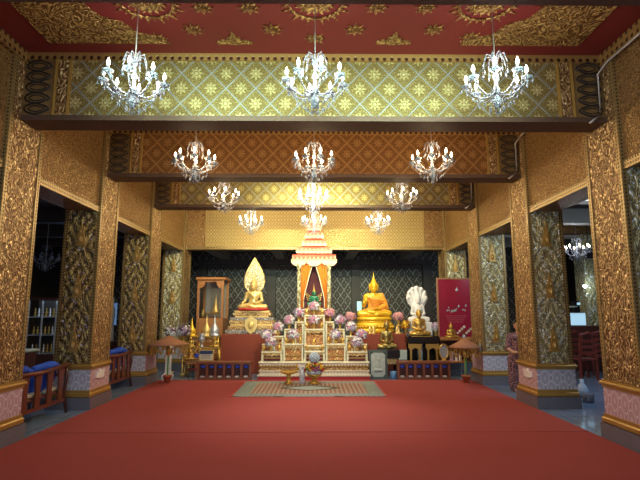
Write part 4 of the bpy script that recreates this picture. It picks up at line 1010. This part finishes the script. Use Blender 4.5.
# ---- left offering group
def gold_table(px0, px1, yt, Y, d, label, red=True):
    a, b, z1, _ = px_box(px0, px1, yt, 378, Y); w_ = (b - a) / 2
    t = thing('gilt_table', label, 'table', ((a + b) / 2, Y, 0)); MB().box(-w_, w_, 0, d, z1 - .04, z1, .008).build('tabletop', G['gmould'], t)
    MB().box(-w_ + .03, w_ - .03, .03, .045, z1 - .14, z1 - .04).build('apron', G['filig'], t)
    for sx in (-1, 1):
        for y in (.03, d - .05):
            x = sx * (w_ - .03); MB().tube([(x, y, z1 - .04), (x + sx * .015, y - .01, z1 * .6), (x - sx * .01, y, z1 * .25), (x + sx * .03, y - .02, 0.012)], .028, 8, .018).build('leg', G['gold'], t, True)
    if red: MB().box(-w_ + .06, w_ - .06, .08, d - .08, z1 * .35, z1 * .35 + .02).build('shelf', G['red'], t)
    return z1
z1 = gold_table(183, 205, 358, 11.45, .4, 'gilt table with curved gold legs and red shelf at the left of the altar')
z2 = gold_table(186, 219.5, 347.5, 12.0 - .08, .17, 'taller narrow gilt table behind the framed notice, left of the altar')
tz = gold_table(188, 219, 336.5, 12.25, .35, 'tallest gilt table in front of the shrine cabinet')
def small_seated(px, py, Y, s, label, mat, z): 
    return fig('small_statue', label, (P(px, py, Y).x, Y, z + .035 * s), s, 'monk2', ('lap', 'lap', True), mat, group='small seated statues at the left')
small_seated(190.5, 347, 12.0, .24, 'small gold seated statue at the left end of the taller gilt table', G['gold'], z2)
small_seated(214.5, 347, 12.0, .24, 'small gold seated statue at the right end of the taller gilt table', G['gold'], z2)
for i, (px, py, Y, zz_, lab) in enumerate(((198.5, 358, 11.6, z1, 'gold leaf tree ornament behind the framed notice'), (184.5, 358, 11.6, z1, 'gold leaf tree ornament at the left edge of the lowest gilt table'))):
    tt = thing('gold_tree', lab, 'ornament', (P(px, py, Y).x, Y, zz_ if zz_ is not None else 0), group='gold leaf tree ornaments'); b0 = 0 if zz_ is not None else .62
    MB().lathe([(.04, 0), (.045, .03), (.012, .06), (.008, b0 + .3)], 8).build('trunk', G['gold_d'], tt, True)
    m = MB()
    for k in range(26):
        zc_ = b0 + .08 + .24 * k / 26; a_ = k * 2.4; r_ = .09 * (1 - k / 30); m.add([(r_ * .3 * math.cos(a_), r_ * .3 * math.sin(a_), zc_), (r_ * math.cos(a_ + .3), r_ * math.sin(a_ + .3), zc_ + .02), (r_ * 1.2 * math.cos(a_), r_ * 1.2 * math.sin(a_), zc_ + .045), (r_ * math.cos(a_ - .3), r_ * math.sin(a_ - .3), zc_ + .02)], [(0, 1, 2, 3)])
    m.build('leaves', G['gold'], tt)
small_seated(190, 358, 11.02, .22, 'small gold seated statue on the lowest gilt table', G['gold'], z1)
def stupa(px, Y, z, h, mat, label, name='stupa_model'):
    tag(MB().lathe([(.1 * h / .4, 0), (.11 * h / .4, .06 * h), (.07 * h / .4, .1 * h), (.09 * h / .4, .2 * h), (.085 * h / .4, .34 * h), (.04 * h / .4, .5 * h), (.03 * h / .4, .56 * h), (.02 * h / .4, .7 * h), (.003, h)], 14).build(name, mat, None, True, (P(px, 330, Y).x, Y, z)), label, 'stupa', 'miniature stupas')
stupa(191.8, 12.4, tz, .48, G['gold_y'], 'yellow gold miniature stupa, leftmost on the tallest gilt table')
stupa(206.5, 12.4, tz, .52, G['gold_p'], 'pale gold miniature stupa in front of the shrine cabinet')
stupa(214.5, 12.4, tz, .55, G['silver'], 'silver blue miniature stupa at the right, in front of the shrine cabinet')
tag(MB().lathe([(.07, 0), (.05, .03), (.02, .06), (.02, .12), (.07, .16), (.08, .22), (.05, .28), (.09, .33)], 14).build('silver_trophy', G['silver'], None, True, (P(201.5, 347, 12.0).x, 12.0, z2)), 'silver trophy cup between the two small gold statues', 'trophy')
a, b, zt, z0 = px_box(199.5, 214, 349.5, 363, 11.25)
t = thing('framed_notice', 'small framed white notice with a dark blue heading on top of the left arched cabinet', 'notice', ((a + b) / 2, 11.2, px_box(198, 250, 361.5, 380, 11.06)[2])); w_ = (b - a) / 2; h = zt - t.location.z
MB().box(-w_, w_, 0, .03, 0, h, .005).build('frame', G['gold_p'], t); MB().box(-w_ + .02, w_ - .02, -.006, 0, .02, h * .62).build('paper', G['ivory'], t); MB().box(-w_ + .02, w_ - .02, -.006, 0, h * .62, h - .02).build('blue_heading', G['navy'], t)
for k in range(5): MB().box(-w_ + .05, w_ - .05 - .03 * (k % 2), -.009, -.006, .06 + k * .03, .068 + k * .03).build('text_line', G['navy'], t)
tag(MB().box(-.03, .06, -.01, .05, 0, .09, .01).build('blue_box', G['bluebox'], None, loc=(P(196.5, 356, 11.6).x, 11.55, z1)), 'tiny blue box on the lowest gilt table, left of the notice', 'box')
# white column pedestal
p = P(178.5, 372, gy(372)); t = thing('marble_pedestal', 'slim white marble pedestal standing on the floor left of the gilt tables', 'pedestal', (p.x, 11.6, 0))
MB().lathe([(.16, 0), (.16, .04), (.12, .07), (.09, .1), (.08, .16), (.075, .5), (.1, .54), (.12, .57), (.12, .6)], 4, ph=PI / 4).build('shaft', G['white'], t)
MB().lathe([(.05, .6), (.09, .64), (.1, .72), (.06, .8), (.08, .82)], 14).build('white_vase', G['petalw'], t, True)
q = make_bouquet('flower_bouquet', 'white and purple mixed bouquet above the slim marble pedestal at the left', [G['petalw'], G['lilac'], G['petalw'], plain('deep_purple_petals', (.12, .05, .12))], n=70, r=.16, seed=11); q.location = (P(183, 334, 12.0).x, 12.05, PZ(341, 12.0))
q2 = clone(q, (P(171, 335, 12.3).x, 12.4, PZ(343, 12.05)), 'white and purple mixed bouquet beside the base of the farthest left column', rz=1)
for i, pp in enumerate((q, q2)):
    z = pp.location.z; tt = thing('flower_stand', ('slim gold stand under the white and purple bouquet nearer the gilt tables', 'slim gold stand under the white and purple bouquet nearer the column')[i], 'stand', (pp.location.x, pp.location.y, 0))
    MB().lathe([(.08, 0), (.08, .02), (.015, .04), (.012, z - .03), (.05, z)], 10).build('stand_column', G['gold_p'], tt, True)

# ---- palm leaf parasols with hanging gilt leaves
def parasol(pxc, pypot, hw, ytop, yrim, label):
    Y = gy(pypot) + .1; x = P(pxc, pypot, Y).x; t = thing('votive_parasol', label, 'parasol', (x, Y, .014), group='votive parasols in pots')
    R_ = hw / F * Y; zr_, zt = PZ(yrim, Y) - .014, PZ(ytop, Y) - .014
    MB().lathe([(R_, zr_ - .015), (R_ * 1.01, zr_), (R_ * .6, zr_ + (zt - zr_) * .45), (R_ * .25, zt - .02), (.03, zt + .02), (.025, zt - .0), (R_ * .24, zt - .05), (R_ * .6, zr_ + (zt - zr_) * .35), (R_ * .96, zr_ - .01)], 28).build('shade', G['tan'], t, True)
    MB().lathe([(.018, .02), (.018, zt)], 8).build('pole', G['greenpole'], t, True)
    MB().lathe([(.055, 0), (.085, .13), (.095, .13), (.095, .16), (.08, .16), (.07, .12), (.01, .11)], 16).build('pot', G['terra'], t, True)
    m = MB()
    for ring, n_ in ((.92, 26), (.65, 16), (.35, 9)):
        for i in range(n_):
            a = 2 * PI * i / n_; c, s_ = math.cos(a) * R_ * ring, math.sin(a) * R_ * ring; z = zr_ + (zt - zr_) * (.3 if ring < .9 else 0) - .02; L = .06 + .05 * ((i * 7) % 3)
            m.tube([(c, s_, z), (c, s_, z - L)], .003, 4); m.add([(c, s_ - .004, z - L), (c - .022, s_, z - L - .03), (c, s_, z - L - .085), (c + .022, s_, z - L - .03)], [(0, 1, 2, 3)])
    m.build('hanging_leaves', G['gold'], t)['kind'] = 'stuff'
    MB().lathe([(.012, zr_ - .25), (.055, zr_ - .2), (.05, zr_ - .1), (.012, zr_ - .02)], 8).build('pole_ornament', G['gold'], t, True)
parasol(167, 384, 18.5, 336.5, 344, 'tan palm parasol on a green pole in a clay pot, left of the altar')
parasol(466.5, 384.5, 15.5, 339, 347, 'tan palm parasol on a green pole in a clay pot, right of the altar')

# ---- red notice board and right table
Yb = 12.2; a, b, z1, z0 = px_box(437.5, 473, 278, 338, Yb); w_ = (b - a) / 2
t = thing('red_board', 'tall red board with thin wooden frame and pale marks before the far right column', 'board', ((a + b) / 2, Yb, z0)); h = z1 - z0
MB().box(-w_ + .03, w_ - .03, .01, .04, .03, h - .03).build('red_panel', plain('crimson_board', (.27, .015, .045), 0, .25, .08), t)
for r_ in ((-w_, w_, 0, .03), (-w_, w_, h - .03, h)): B(r_[0], r_[1], 0, .05, r_[2], r_[3]).build('frame_rail', G['tan'], t)
for x in (-w_, w_ - .035): B(x, x + .035, 0, .05, .03, h - .03).build('frame_rail', G['tan'], t)
rr = random.Random(4); G['textr'] = plain('faded_rose_lettering', (.42, .08, .12), 0, .5)
EMB = MB(); EMB.lathe([(.03, 0), (.035, .02), (.015, .05), (.004, .09)], 10, (.06, 0, h - .33), sy=.2); EMB.ball((.06, 0, h - .3), .03, 8, .8, 1, .2); EMB.build('crest', G['silver'], t)
for k in range(9): MB().ball((-.3 + .62 * rr.random(), .006, h * .5 + .16 * (rr.random() - .5)), rr.uniform(.01, .022), 7, 1.6, 1, .2).build('pale_figure', G['silver'], t)
m = MB(); m.prism([(-.12, h * .42), (.02, h * .44), (.06, h * .5), (-.02, h * .47), (-.1, h * .46)], .004, .01, 'xz'); m.build('pale_emblem', G['silver'], t)
m = MB()
for k in range(4): m.box(-.25 + .02 * k, .28 - .03 * k, .006, .01, h * .36 - k * .05, h * .36 - k * .05 + .012)
m.build('text_lines', G['textr'], t)
t = thing('wooden_console', 'wooden console table beneath the tall red board', 'table', ((a + b) / 2, Yb - .3, 0)); zc = z0 - .001
MB().box(-w_ - .02, w_ + .02, 0, .4, zc - .05, zc, .01).build('tabletop', G['wood_o'], t)
for sx in (-1, 1):
    for y in (.02, .34): B(sx * w_ - .03, sx * w_ + .03, y, y + .05, 0, zc - .05).build('leg', G['wood_d'], t)
B(-w_ + .05, w_ - .05, .3, .33, .3, zc - .05).build('rear_panel', G['wood_d'], t)
fig('small_statue', 'small gold seated statue in front of the tall red board', (P(451.5, 337, Yb - .15).x, Yb - .15, zc + .01), (.34, .34, .34), 'monk2', ('lap', 'lap', True), G['gold'])
t = thing('orchid_spray', 'white orchid spray in front of the lower right of the red board', 'flowers', (P(464, 337, Yb - .15).x, Yb - .15, zc))
MB().lathe([(.04, 0), (.05, .03), (.03, .06), (.04, .08)], 10).build('pot', G['silver'], t, True)
st = MB(); fl = MB()
for k in range(7):
    x, z = -.16 + .055 * k, .1 + .05 * ((k * 5) % 4); st.tube([(0, 0, .07), (x * .6, -.02, z), (x, -.03, z + .03)], .004, 4)
    for q in range(5): aa = 2 * PI * q / 5; fl.ball((x + .02 * math.cos(aa), -.035, z + .03 + .02 * math.sin(aa)), .013, 6)
st.build('stems', G['leaf'], t, True); fl.build('blossoms', G['petalw'], t, True)
Yt = 11.5; a, b, z1, _ = px_box(440, 467, 361.5, 380, Yt); w_ = (b - a) / 2
t = thing('small_wooden_table', 'small brown table with thin metal legs behind the right arched cabinet', 'table', ((a + b) / 2, Yt, 0))
MB().box(-w_, w_, 0, .34, z1 - .04, z1, .008).build('tabletop', G['wood_o'], t)
for sx in (-1, 1):
    for y in (.04, .3): MB().tube([(sx * (w_ - .04), y, 0), (sx * (w_ - .04), y, z1 - .04)], .012, 6).build('leg', G['silver'], t)
def on_t(px): return P(px, 355, Yt + .15).x
t = thing('oval_mirror', 'gold framed oval mirror standing at the left of the small brown table', 'mirror', (on_t(444.5), Yt + .2, z1))
MB().lathe([(.06, 0), (.05, .02), (.015, .04)], 12).build('foot', G['gold'], t); m = MB(); m.tube([(.11 * math.cos(q), 0, .21 + .17 * math.sin(q)) for q in [2 * PI * k / 24 for k in range(25)]], .018, 6); m.build('frame', G['gold'], t, True)
MB().prism([(.1 * math.cos(2 * PI * k / 24), .21 + .16 * math.sin(2 * PI * k / 24)) for k in range(24)], .0, .01, 'xz').build('glass_plate', G['silver'], t)
for px, lab, mt in ((451, 'pale blue card standing on the small brown table', 'lilac'), (455.5, 'narrow white card next to the pale blue card', 'petalw')):
    tag(B(-.045 if px < 452 else -.03, .045 if px < 452 else .03, 0, .01, 0, .22 if px < 452 else .18, bev=.002).build('standing_card', G[mt], None, loc=(on_t(px), Yt + .1, z1)), lab, 'card')
tag(MB().lathe([(.03, 0), (.034, .01), (.034, .12), (.012, .16), (.012, .2), (.016, .205)], 12).build('white_bottle', G['petalw'], None, True, (on_t(459.5), Yt + .1, z1)), 'white bottle on the small brown table', 'bottle')
tag(MB().lathe([(.04, 0), (.05, .02), (.02, .06), (.05, .1), (.055, .16), (.02, .24), (.03, .28), (.008, .38)], 12).build('gold_candlestick', G['gold'], None, True, (on_t(464.5), Yt + .12, z1)), 'gold candlestick at the right of the small brown table', 'candlestick')
# urn on the moulding of the third right column
tag(MB().lathe([(.02, 0), (.03, .01), (.035, .05), (.03, .1), (.012, .15), (.004, .2)], 12).build('small_grey_urn', G['stone'], None, True, (CX - .035, ROWY[2] + .1, .672)), 'small grey urn resting on the gold moulding of the third right column', 'urn')

# ---- things on the rug
Yg = gy(386) + .1
p = P(288.5, 386, Yg); t = thing('gold_pedestal_tray', 'gold pedestal tray standing on the rug, left of the white vase', 'tray', (p.x, Yg, RUGZ)); h = PZ(371.5, Yg) - RUGZ
MB().lathe([(.095, 0), (.09, .03), (.05, .06), (.04, h * .45), (.06, h * .55), (.035, h * .62), (.05, h * .75), (.15, h * .88), (.175, h), (.165, h), (.13, h * .9), (.01, h * .86)], 24).build('tray_body', G['gold'], t, True)
m = MB()
for i in range(20): a_ = 2 * PI * i / 20; m.ball((.17 * math.cos(a_), .17 * math.sin(a_), h), .014, 5)
m.build('beaded_rim', G['gold'], t, True)
p = P(302, 384.5, Yg); t = thing('white_vase', 'tall white cylindrical vase with small flowers on the rug beside the gold tray', 'vase', (p.x, Yg + .1, RUGZ)); h = PZ(369.5, Yg) - RUGZ
MB().lathe([(.058, 0), (.062, .01), (.058, h * .5), (.06, h), (.05, h), (.045, h * .5)], 18).build('vase_body', G['silver'] if False else plain('pale_blue_glaze', (.62, .68, .78), 0, .25), t, True)
m = MB(); rr = random.Random(9)
for k in range(14): m.ball((rr.uniform(-.07, .07), rr.uniform(-.05, .05), h + rr.uniform(.0, .09)), rr.uniform(.018, .03), 6)
m.build('white_blossoms', G['petalw'], t, True)
m = MB()
for k in range(6): m.ball((rr.uniform(-.13, -.06), rr.uniform(-.04, .04), h + rr.uniform(-.01, .07)), .022, 6)
m.build('yellow_blossoms', G['gold_y'], t, True)
p = P(314.3, 384, Yg); t = thing('flower_offering_bowl', 'gold footed bowl heaped with red, yellow and purple flowers under a blue white ball', 'bowl', (p.x, Yg + .05, RUGZ)); k_ = PZ(352.5, Yg) - RUGZ
MB().lathe([(.12, 0), (.115, .03), (.05, .06), (.045, .1), (.13, .15), (.165, .2), (.15, .2), (.1, .16), (.01, .15)], 24).build('bowl_body', G['gold'], t, True)
MB().lathe([(.12, .19), (.15, .2), (.155, .25), (.13, .27), (.01, .28)], 20).build('pale_blue_band', plain('pale_blue_cloth', (.5, .6, .72)), t, True)
cols = [G['red'], G['gold_y'], plain('purple_petals', (.3, .08, .3)), G['leaf'], G['gold_p']]; mbs = [MB() for _ in cols]
for k in range(60):
    a_ = k * 2.4; z = .27 + .15 * k / 60; r_ = .17 * math.sqrt(1 - (k / 62) ** 2) + .02; mbs[rr.randrange(5)].ball((r_ * math.cos(a_), r_ * math.sin(a_) * .8, z), rr.uniform(.022, .036), 6)
for mb, mt, nm in zip(mbs, cols, ('red_blossoms', 'yellow_blossoms', 'purple_blossoms', 'leaves', 'gold_blossoms')): mb.build(nm, mt, t, True)
MB().lathe([(.05, .36), (.07, .42), (.04, .46), (.05, .5)], 14).build('gold_cup', G['gold'], t, True)
m = MB(); cb = plain('blue_white_petals', (.55, .66, .75), 0, .6, .3, 40)
for k in range(70):
    z = 1 - 2 * (k + .5) / 70; a_ = k * 2.4; q = math.sqrt(1 - z * z); m.ball((.1 * q * math.cos(a_), .1 * q * math.sin(a_), k_ - .11 + .1 * z), .022, 5)
m.ball((0, 0, k_ - .11), .1, 12); m.build('blossom_ball', cb, t, True)['kind'] = 'stuff'
# small things on the red box right and left
for i, (px, lab) in enumerate(((370, 'small gold lamp stand on the red box below the orange robed Buddha'), (373.5, 'small gold bell right of the little lamp stand on the red box'), (397, 'small gold bell on the right end of the red box'))):
    tag(MB().lathe([(.05, 0), (.05, .02), (.02, .05), (.04, .1), (.03, .14), (.008, .2)], 10).build('altar_ornament', G['gold_p'], None, True, (P(px, 330, 12.15).x, 12.15, zr)), lab, 'ornament', 'little gold altar ornaments')

# ---- benches
def bench(y0, y1, label):
    X = -3.80; L = y1 - y0; t = thing('slatted_bench', label, 'bench', (X, y0, 0), group='slatted benches between the left columns')
    zt = .69
    MB().tube([(0, -.03, zt + .0), (.03, L * .5, zt - .02), (0, L + .05, zt + .01)], .032, 8).build('top_rail', G['wood_b'], t, True)
    B(-.02, .02, 0, L, .17, .22).build('bottom_rail', G['wood_b'], t)
    n = 5
    for i in range(n):
        y = L * (i + .5) / n; MB().prism([(y - .07, .21), (y - .05, .42), (y - .085, zt - .02), (y + .085, zt - .02), (y + .05, .42), (y + .07, .21)], -.012, .012, 'yz').build('back_slat', G['wood_b'], t)
    B(-.52, -.02, .02, L - .02, .30, .34, bev=.01).build('seat', G['wood_b'], t)
    for k in range(3): B(-.48, -.04, .1 + k * (L - .1) / 3, (k + 1) * (L - .1) / 3, .34, .40, bev=.02).build('seat_pad', G['ivory'], t)
    for y in (.0, L - .05):
        MB().tube([(.0, y + .03, zt), (.02, y + .03, .5), (-.01, y + .03, .28), (.05, y + .03, .0)], .03, 8, .022).build('leg', G['wood_d'], t, True)
        MB().tube([(-.5, y + .03, .5), (-.48, y + .03, .3), (-.52, y + .03, 0)], .028, 8, .02).build('leg', G['wood_d'], t, True)
        MB().tube([(.0, y + .03, .56), (-.25, y + .03, .55), (-.5, y + .03, .5)], .025, 8).build('armrest', G['wood_b'], t, True)
    return t
def cushion(X, y0, w_, label, rz=0, zt=.79):
    m = sdf_mesh([ell((0, 0, 0), (.07, w_ / 2, .2), .05), ell((0, w_ * .2, .03), (.06, w_ / 3, .18), .05), ell((-.01, -w_ * .22, -.03), (.06, w_ / 3, .18), .05), cap((.02, -w_ * .35, .15), (.1, w_ * .2, .17), .045, .05, .03), cap((.06, w_ * .1, .19), (.09, w_ * .42, .12), .04, .05, .03)], .025)
    o = m.build('back_cushion', G['blue'], None, True, (X, y0 + w_ / 2, zt - .215), rz); tag(o, label, 'cushion', 'blue cushions on the benches'); return o
bench(6.1, 7.6, 'brown slatted wooden bench with blue cushions between the first and second left columns')
bench(8.98, 10.2, 'brown slatted wooden bench between the second and third left columns')
cushion(-3.93, 6.14, .62, 'crumpled blue cushion on the near end of the nearest slatted bench')
cushion(-3.93, 6.82, .66, 'crumpled blue cushion on the far end of the nearest slatted bench', zt=.78)
cushion(-3.93, 9.3, .75, 'crumpled blue cushion leaning on the farther slatted bench', zt=.80)
m = sdf_mesh([ell((0, 0, .05), (.12, .14, .06), .04), ell((.03, .03, .1), (.07, .07, .06), .04)], .02)
tag(m.build('folded_cloth', G['petalw'], None, True, (-3.95, 8.76, .745)), 'white folded cloth lying on the dark wooden box beside the farther bench', 'cloth')
tag(B(-4.3, -3.75, 8.6, 8.92, 0, .74, bev=.01).build('dark_side_box', G['wood_d']), 'dark wooden box on the floor between the second left column and the farther bench', 'box')
# white ornaments on the inner base panels of the second columns
for s, lab in ((-1, 'white winged ornament fixed on the pink base panel of the second left column'), (1, 'white winged ornament fixed on the pink base panel of the second right column')):
    m = MB(); pl = [(-.16, .0), (-.13, .09), (-.06, .06), (0, .12), (.07, .08), (.15, .1), (.12, .01), (.1, -.02), (-.1, -.02)]
    a_, b_ = sorted((s * (CX - .026), s * (CX - .05))); m.prism([(y + ROWY[1] + .3, z + .46) for y, z in pl], a_, b_, 'yz')
    tag(m.build('winged_ornament', G['petalw']), lab, 'ornament')

# ---- left aisle: dark counter, display cabinet with figures, unlit chandelier
t = thing('dark_counter', 'dark red brown counter beyond the nearest slatted bench', 'counter', (-5.5, 8.2, 0)); B(-.6, .6, 0, .5, 0, .82).build('counter_body', G['wood_d'], t); B(-.64, .64, -.04, .54, .82, .86, bev=.01).build('counter_top', G['stone'], t)
Yd = 12.4; a, b = P(27, 320, Yd).x, P(56, 320, Yd).x; z1 = PZ(300, Yd); t = thing('display_cabinet', 'tall glass display cabinet full of small figures in the dim left aisle', 'cabinet', ((a + b) / 2, Yd, 0)); w_ = (b - a) / 2
B(-w_, w_, .0, .5, 0, .45).build('cabinet_body', G['wood_d'], t); B(-w_, w_, 0, .5, z1, z1 + .06).build('cabinet_top', G['wood_d'], t); B(-w_, w_, .47, .5, .45, z1).build('rear_panel', G['dkwall'], t)
for x in (-w_, -.015, w_ - .03): B(x, x + .03, 0, .03, .45, z1).build('frame_post', G['silver'], t)
for k in range(3): B(-w_ + .02, w_ - .02, .03, .46, .45 + (z1 - .45) * (k + .0) / 3 + .01, .45 + (z1 - .45) * k / 3 + .03).build('shelf', G['glass'] if False else G['silver'], t)
f0 = None; cnt = 0
for k in range(3):
    for i in range(7):
        x = (a + b) / 2 - w_ + .08 + (2 * w_ - .16) * i / 6; z = .45 + (z1 - .45) * k / 3 + .031; mt = G['gold_d'] if (i + k) % 3 else G['silver']
        o = MB().lathe([(.035, 0), (.04, .03), (.02, .06), (.035, .1), (.015, .14), (.02, .17), (.004, .22)], 8).build('figurine', mt, None, True, (x, Yd + .2, z)) 
        tag(o, 'tiny standing figurine on the %s shelf of the dim display cabinet' % ('lowest', 'middle', 'top')[k], 'figurine', 'figurines on the %s shelf of the display cabinet' % ('lowest', 'middle', 'top')[k])
lamp('AREA', 'display_cabinet_lamp', ((a + b) / 2, Yd + .1, z1 - .03), 1.6, (.6, .8, 1), ((a + b) / 2, Yd + .25, 0), size=.8)
G['bulb_off'] = G['crystal']
o = make_chandelier('unlit bluish crystal chandelier in the dark left aisle', G['bulb_off']); p = P(46, 258, 11.5); o.location = p
MB().tube([(0, 0, .24), (0, 0, 3.95 - p.z)], .006, 6).build('hanging_rod', G['metalp'], o)
lamp('AREA', 'left_window_glow', (-7.5, 15.5, 1.9), 6, (.4, .6, 1), (-5, 12, 1.5), size=.6)
a, b = P(113, 310, 16.9).x, P(116.5, 310, 16.9).x
struct(B(a, b, 16.9, 16.95, PZ(325, 16.9), PZ(303, 16.9)).build('window_1', G['bluel']), 'narrow blue lit window far down the left aisle')
tag(MB().lathe([(.12, 0), (.13, .02), (.1, .5), (.14, .9), (.08, 1.1), (.09, 1.3), (.02, 1.4)], 12).build('white_statue', G['white'], None, True, (P(110.5, 320, 15.5).x, 15.5, .6)), 'white upright figure far down the left aisle', 'statue')
tag(B(P(110.5, 320, 15.5).x - .3, P(110.5, 320, 15.5).x + .3, 15.2, 15.8, 0, .6, bev=.02).build('dark_plinth', G['wood_d']), 'dark plinth under the white figure far down the left aisle', 'plinth')
# ---- right aisle
bpy.context.view_layer.update()
p = P(577, 250, 12.0); o = clone(ch1, p, 'lit crystal chandelier seen through the opening in the right aisle', rz=.3)
for c_ in list(o.children):
    if c_.type == 'LIGHT': c_.data = c_.data.copy(); c_.data.energy = 14; c_.data.color = (.9, .93, 1)
    if c_.name.startswith('hanging_rod'): c_.data = MB().tube([(0, 0, .24), (0, 0, 3.95 - p.z)], .006, 6).build('hanging_rod', G['metalp'], o).data
t = thing('aisle_beam', 'dull gold carved beam crossing the right aisle behind its chandelier', 'beam', (0, 13.3, PZ(233, 13.3))); B(4.15, 9, 0, .3, 0, .42).build('beam_body', G['wallgold'], t); B(4.15, 9, -.02, .32, -.03, 0).build('soffit', G['bronze'], t)
tag(B(P(585.5, 300, 13.3).x, P(585.5, 300, 13.3).x + .5, 13.25, 13.75, 0, PZ(233, 13.3) - .03).build('plain_gold_column', G['mosaic_r']), 'dim gold column at the back of the right aisle behind the lamp', 'column')
x = P(590, 252, 12.6).x; t = thing('black_television', 'small black television hanging in the right aisle', 'television', (x, 12.6, PZ(258, 12.6))); B(-.14, .14, 0, .06, 0, .26, bev=.01).build('casing', G['blackl'], t); MB().tube([(0, .05, .26), (0, .05, 3.95 - PZ(258, 12.6))], .012, 6).build('hanging_arm', G['blackl'], t)
p = P(586, 286, 13.1); t = thing('wall_lamp', 'glowing white lamp on the dim column in the right aisle', 'lamp', (p.x, 13.24, p.z)); MB().ball((0, -.09, 0), .048, 12).build('lamp_globe', emis('cold_lamp_globe', (.75, .9, 1), 14), t, True); MB().tube([(0, 0, -.08), (0, -.09, -.06)], .015, 6).build('bracket', G['metalp'], t)
l = lamp('POINT', 'wall_lamp_light', (0, -.2, 0), 7, (.7, .85, 1), shadow_soft_size=.06); l.parent = t
Yq = 12.7; a, b, z1, z0 = px_box(570.5, 586.5, 312.5, 326, Yq); t = thing('light_box', 'bright white box shaped display on the right aisle counter', 'display', ((a + b) / 2, Yq, z0)); w_ = (b - a) / 2
B(-w_, w_, .02, .2, 0, z1 - z0, bev=.01).build('casing', G['silver'], t); B(-w_ + .02, w_ - .02, 0, .02, .02, z1 - z0 - .02).build('lit_screen', G['screen'], t)
tag(B(a - .3, b + .3, Yq - .1, Yq + .4, 0, z0, bev=.01).build('dark_counter', G['wood_d']), 'dark counter under the bright box in the right aisle', 'counter')
t = thing('camera_like_machine', 'dark machine with a round dish on top of the bright box', 'machine', ((a + b) / 2, Yq + .1, z1)); m = B(-.1, .1, -.05, .05, 0, .3, bev=.02); m.build('machine_body', G['blackl'], t); MB().lathe([(.02, 0), (.1, .02), (.12, .05)], 16).build('round_dish', G['stone'], t, True, loc=(-.1, -.06, .12)); B(.02, .1, -.06, -.05, .2, .26).build('lit_panel', G['screen'], t)
def chair(px, Y, label, rz):
    t = thing('wooden_chair', label, 'chair', (P(px, 340, Y).x, Y, 0), rz, 'red brown chairs in the right aisle'); w_ = .22
    MB().box(-w_, w_, -.22, .22, .42, .46, .01).build('seat', G['wood_r'], t)
    for sx in (-1, 1):
        for sy in (-1, 1): B(sx * .19 - .022, sx * .19 + .022, sy * .19 - .022, sy * .19 + .022, 0, .42).build('leg', G['wood_r'], t)
        MB().tube([(sx * .19, .2, .44), (sx * .19, .22, .7), (sx * .19, .27, 1.0)], .022, 6).build('back_post', G['wood_r'], t)
    MB().tube([(-.2, .27, .98), (0, .28, 1.04), (.2, .27, .98)], .035, 6).build('top_rail', G['wood_r'], t)
    for k in range(3): B(-.19, .19, .2 + .02 * k, .225 + .02 * k, .56 + .13 * k, .62 + .13 * k).build('back_slat', G['wood_r'], t)
G['wood_r'] = plain('red_brown_wood', (.16, .03, .02), 0, .35, .2)
chair(568, 11.9, 'red brown wooden chair at the left in the right aisle', PI + .2); chair(582, 11.2, 'red brown wooden chair, middle one in the right aisle', PI); chair(597, 11.9, 'red brown wooden chair nearest the front right column in view', PI - .2)
p = P(583, 397, gy(397)); tag(MB().lathe([(.05, 0), (.1, .03), (.1, .12), (.06, .2), (.03, .24), (.035, .3)], 12).build('white_plastic_jar', plain('milky_plastic', (.5, .62, .75), 0, .3), None, True, (p.x, p.y, 0)), 'milky white jar on the grey floor right of the second right column', 'jar')
p = P(588.5, 403, gy(403)); tag(MB().lathe([(.08, 0), (.09, .02), (.09, .14), (.075, .14)], 12).build('grey_bucket', G['granite'], None, True, (p.x, p.y, 0)), 'small grey bucket on the floor in front of the milky jar', 'bucket')
# ---- person behind the second right column
pr = []
hz = 1.28
pr_b = [cap((0, 0, .95), (0, .02, .62), .15, .19, .05), cap((-.1, .02, .6), (-.1, .0, .1), .14, .13, .06), cap((.1, .02, .6), (.1, 0, .1), .14, .13, .06), cap((-.13, 0, 1.02), (.13, 0, 1.02), .09, None, .05),
        cap((-.17, 0, 1.02), (-.22, -.03, .8), .065, .055, .03), cap((.17, 0, 1.02), (.22, -.03, .8), .065, .055, .03)]
sk = [cap((0, 0, 1.0), (0, -.01, 1.18), .055, .05, .02)] + head_prims((0, -.02, 1.24), .95, .03)
for s in (-1, 1):
    sk += [cap((s * .17, 0, 1.02), (s * .22, -.03, .8), .045, .04, .03), cap((s * .22, -.03, .8), (s * .12, -.2, .74), .04, .028, .02)] + hand((s * .12, -.2, .74), (-s * .6, -.7, 0), (0, 0, 1), .15, -s, .3)
    sk += [cap((s * .1, 0, .4), (s * .1, .02, .08), .055, .04, .02), cap((s * .1, .02, .05), (s * .1, -.14, .035), .045, .035, .02)]
sk += [cap((0, 0, .4), (0, 0, 1.0), .11, .12, .05), cap((-.1, 0, .38), (.1, 0, .38), .08, None, .05)]
t = thing('person', 'person with black hair in a dark pink patterned dress, half hidden by a right column', 'person', (P(519.5, 340, 9.4).x, 9.4, 0), -.35)
sdf_mesh(sk, .0095).build('body', G['skin'], t, True); sdf_mesh(pr_b, .014).build('dress', G['dress'], t, True)
sdf_mesh([ell((0, .015, 1.275), (.095, .1, .105), .02), ell((0, .1, 1.24), (.06, .05, .06), .03), cap((-.05, -.07, 1.335), (.05, -.07, 1.335), .02, None, .02)], .01).build('hair', G['hair'], t, True)
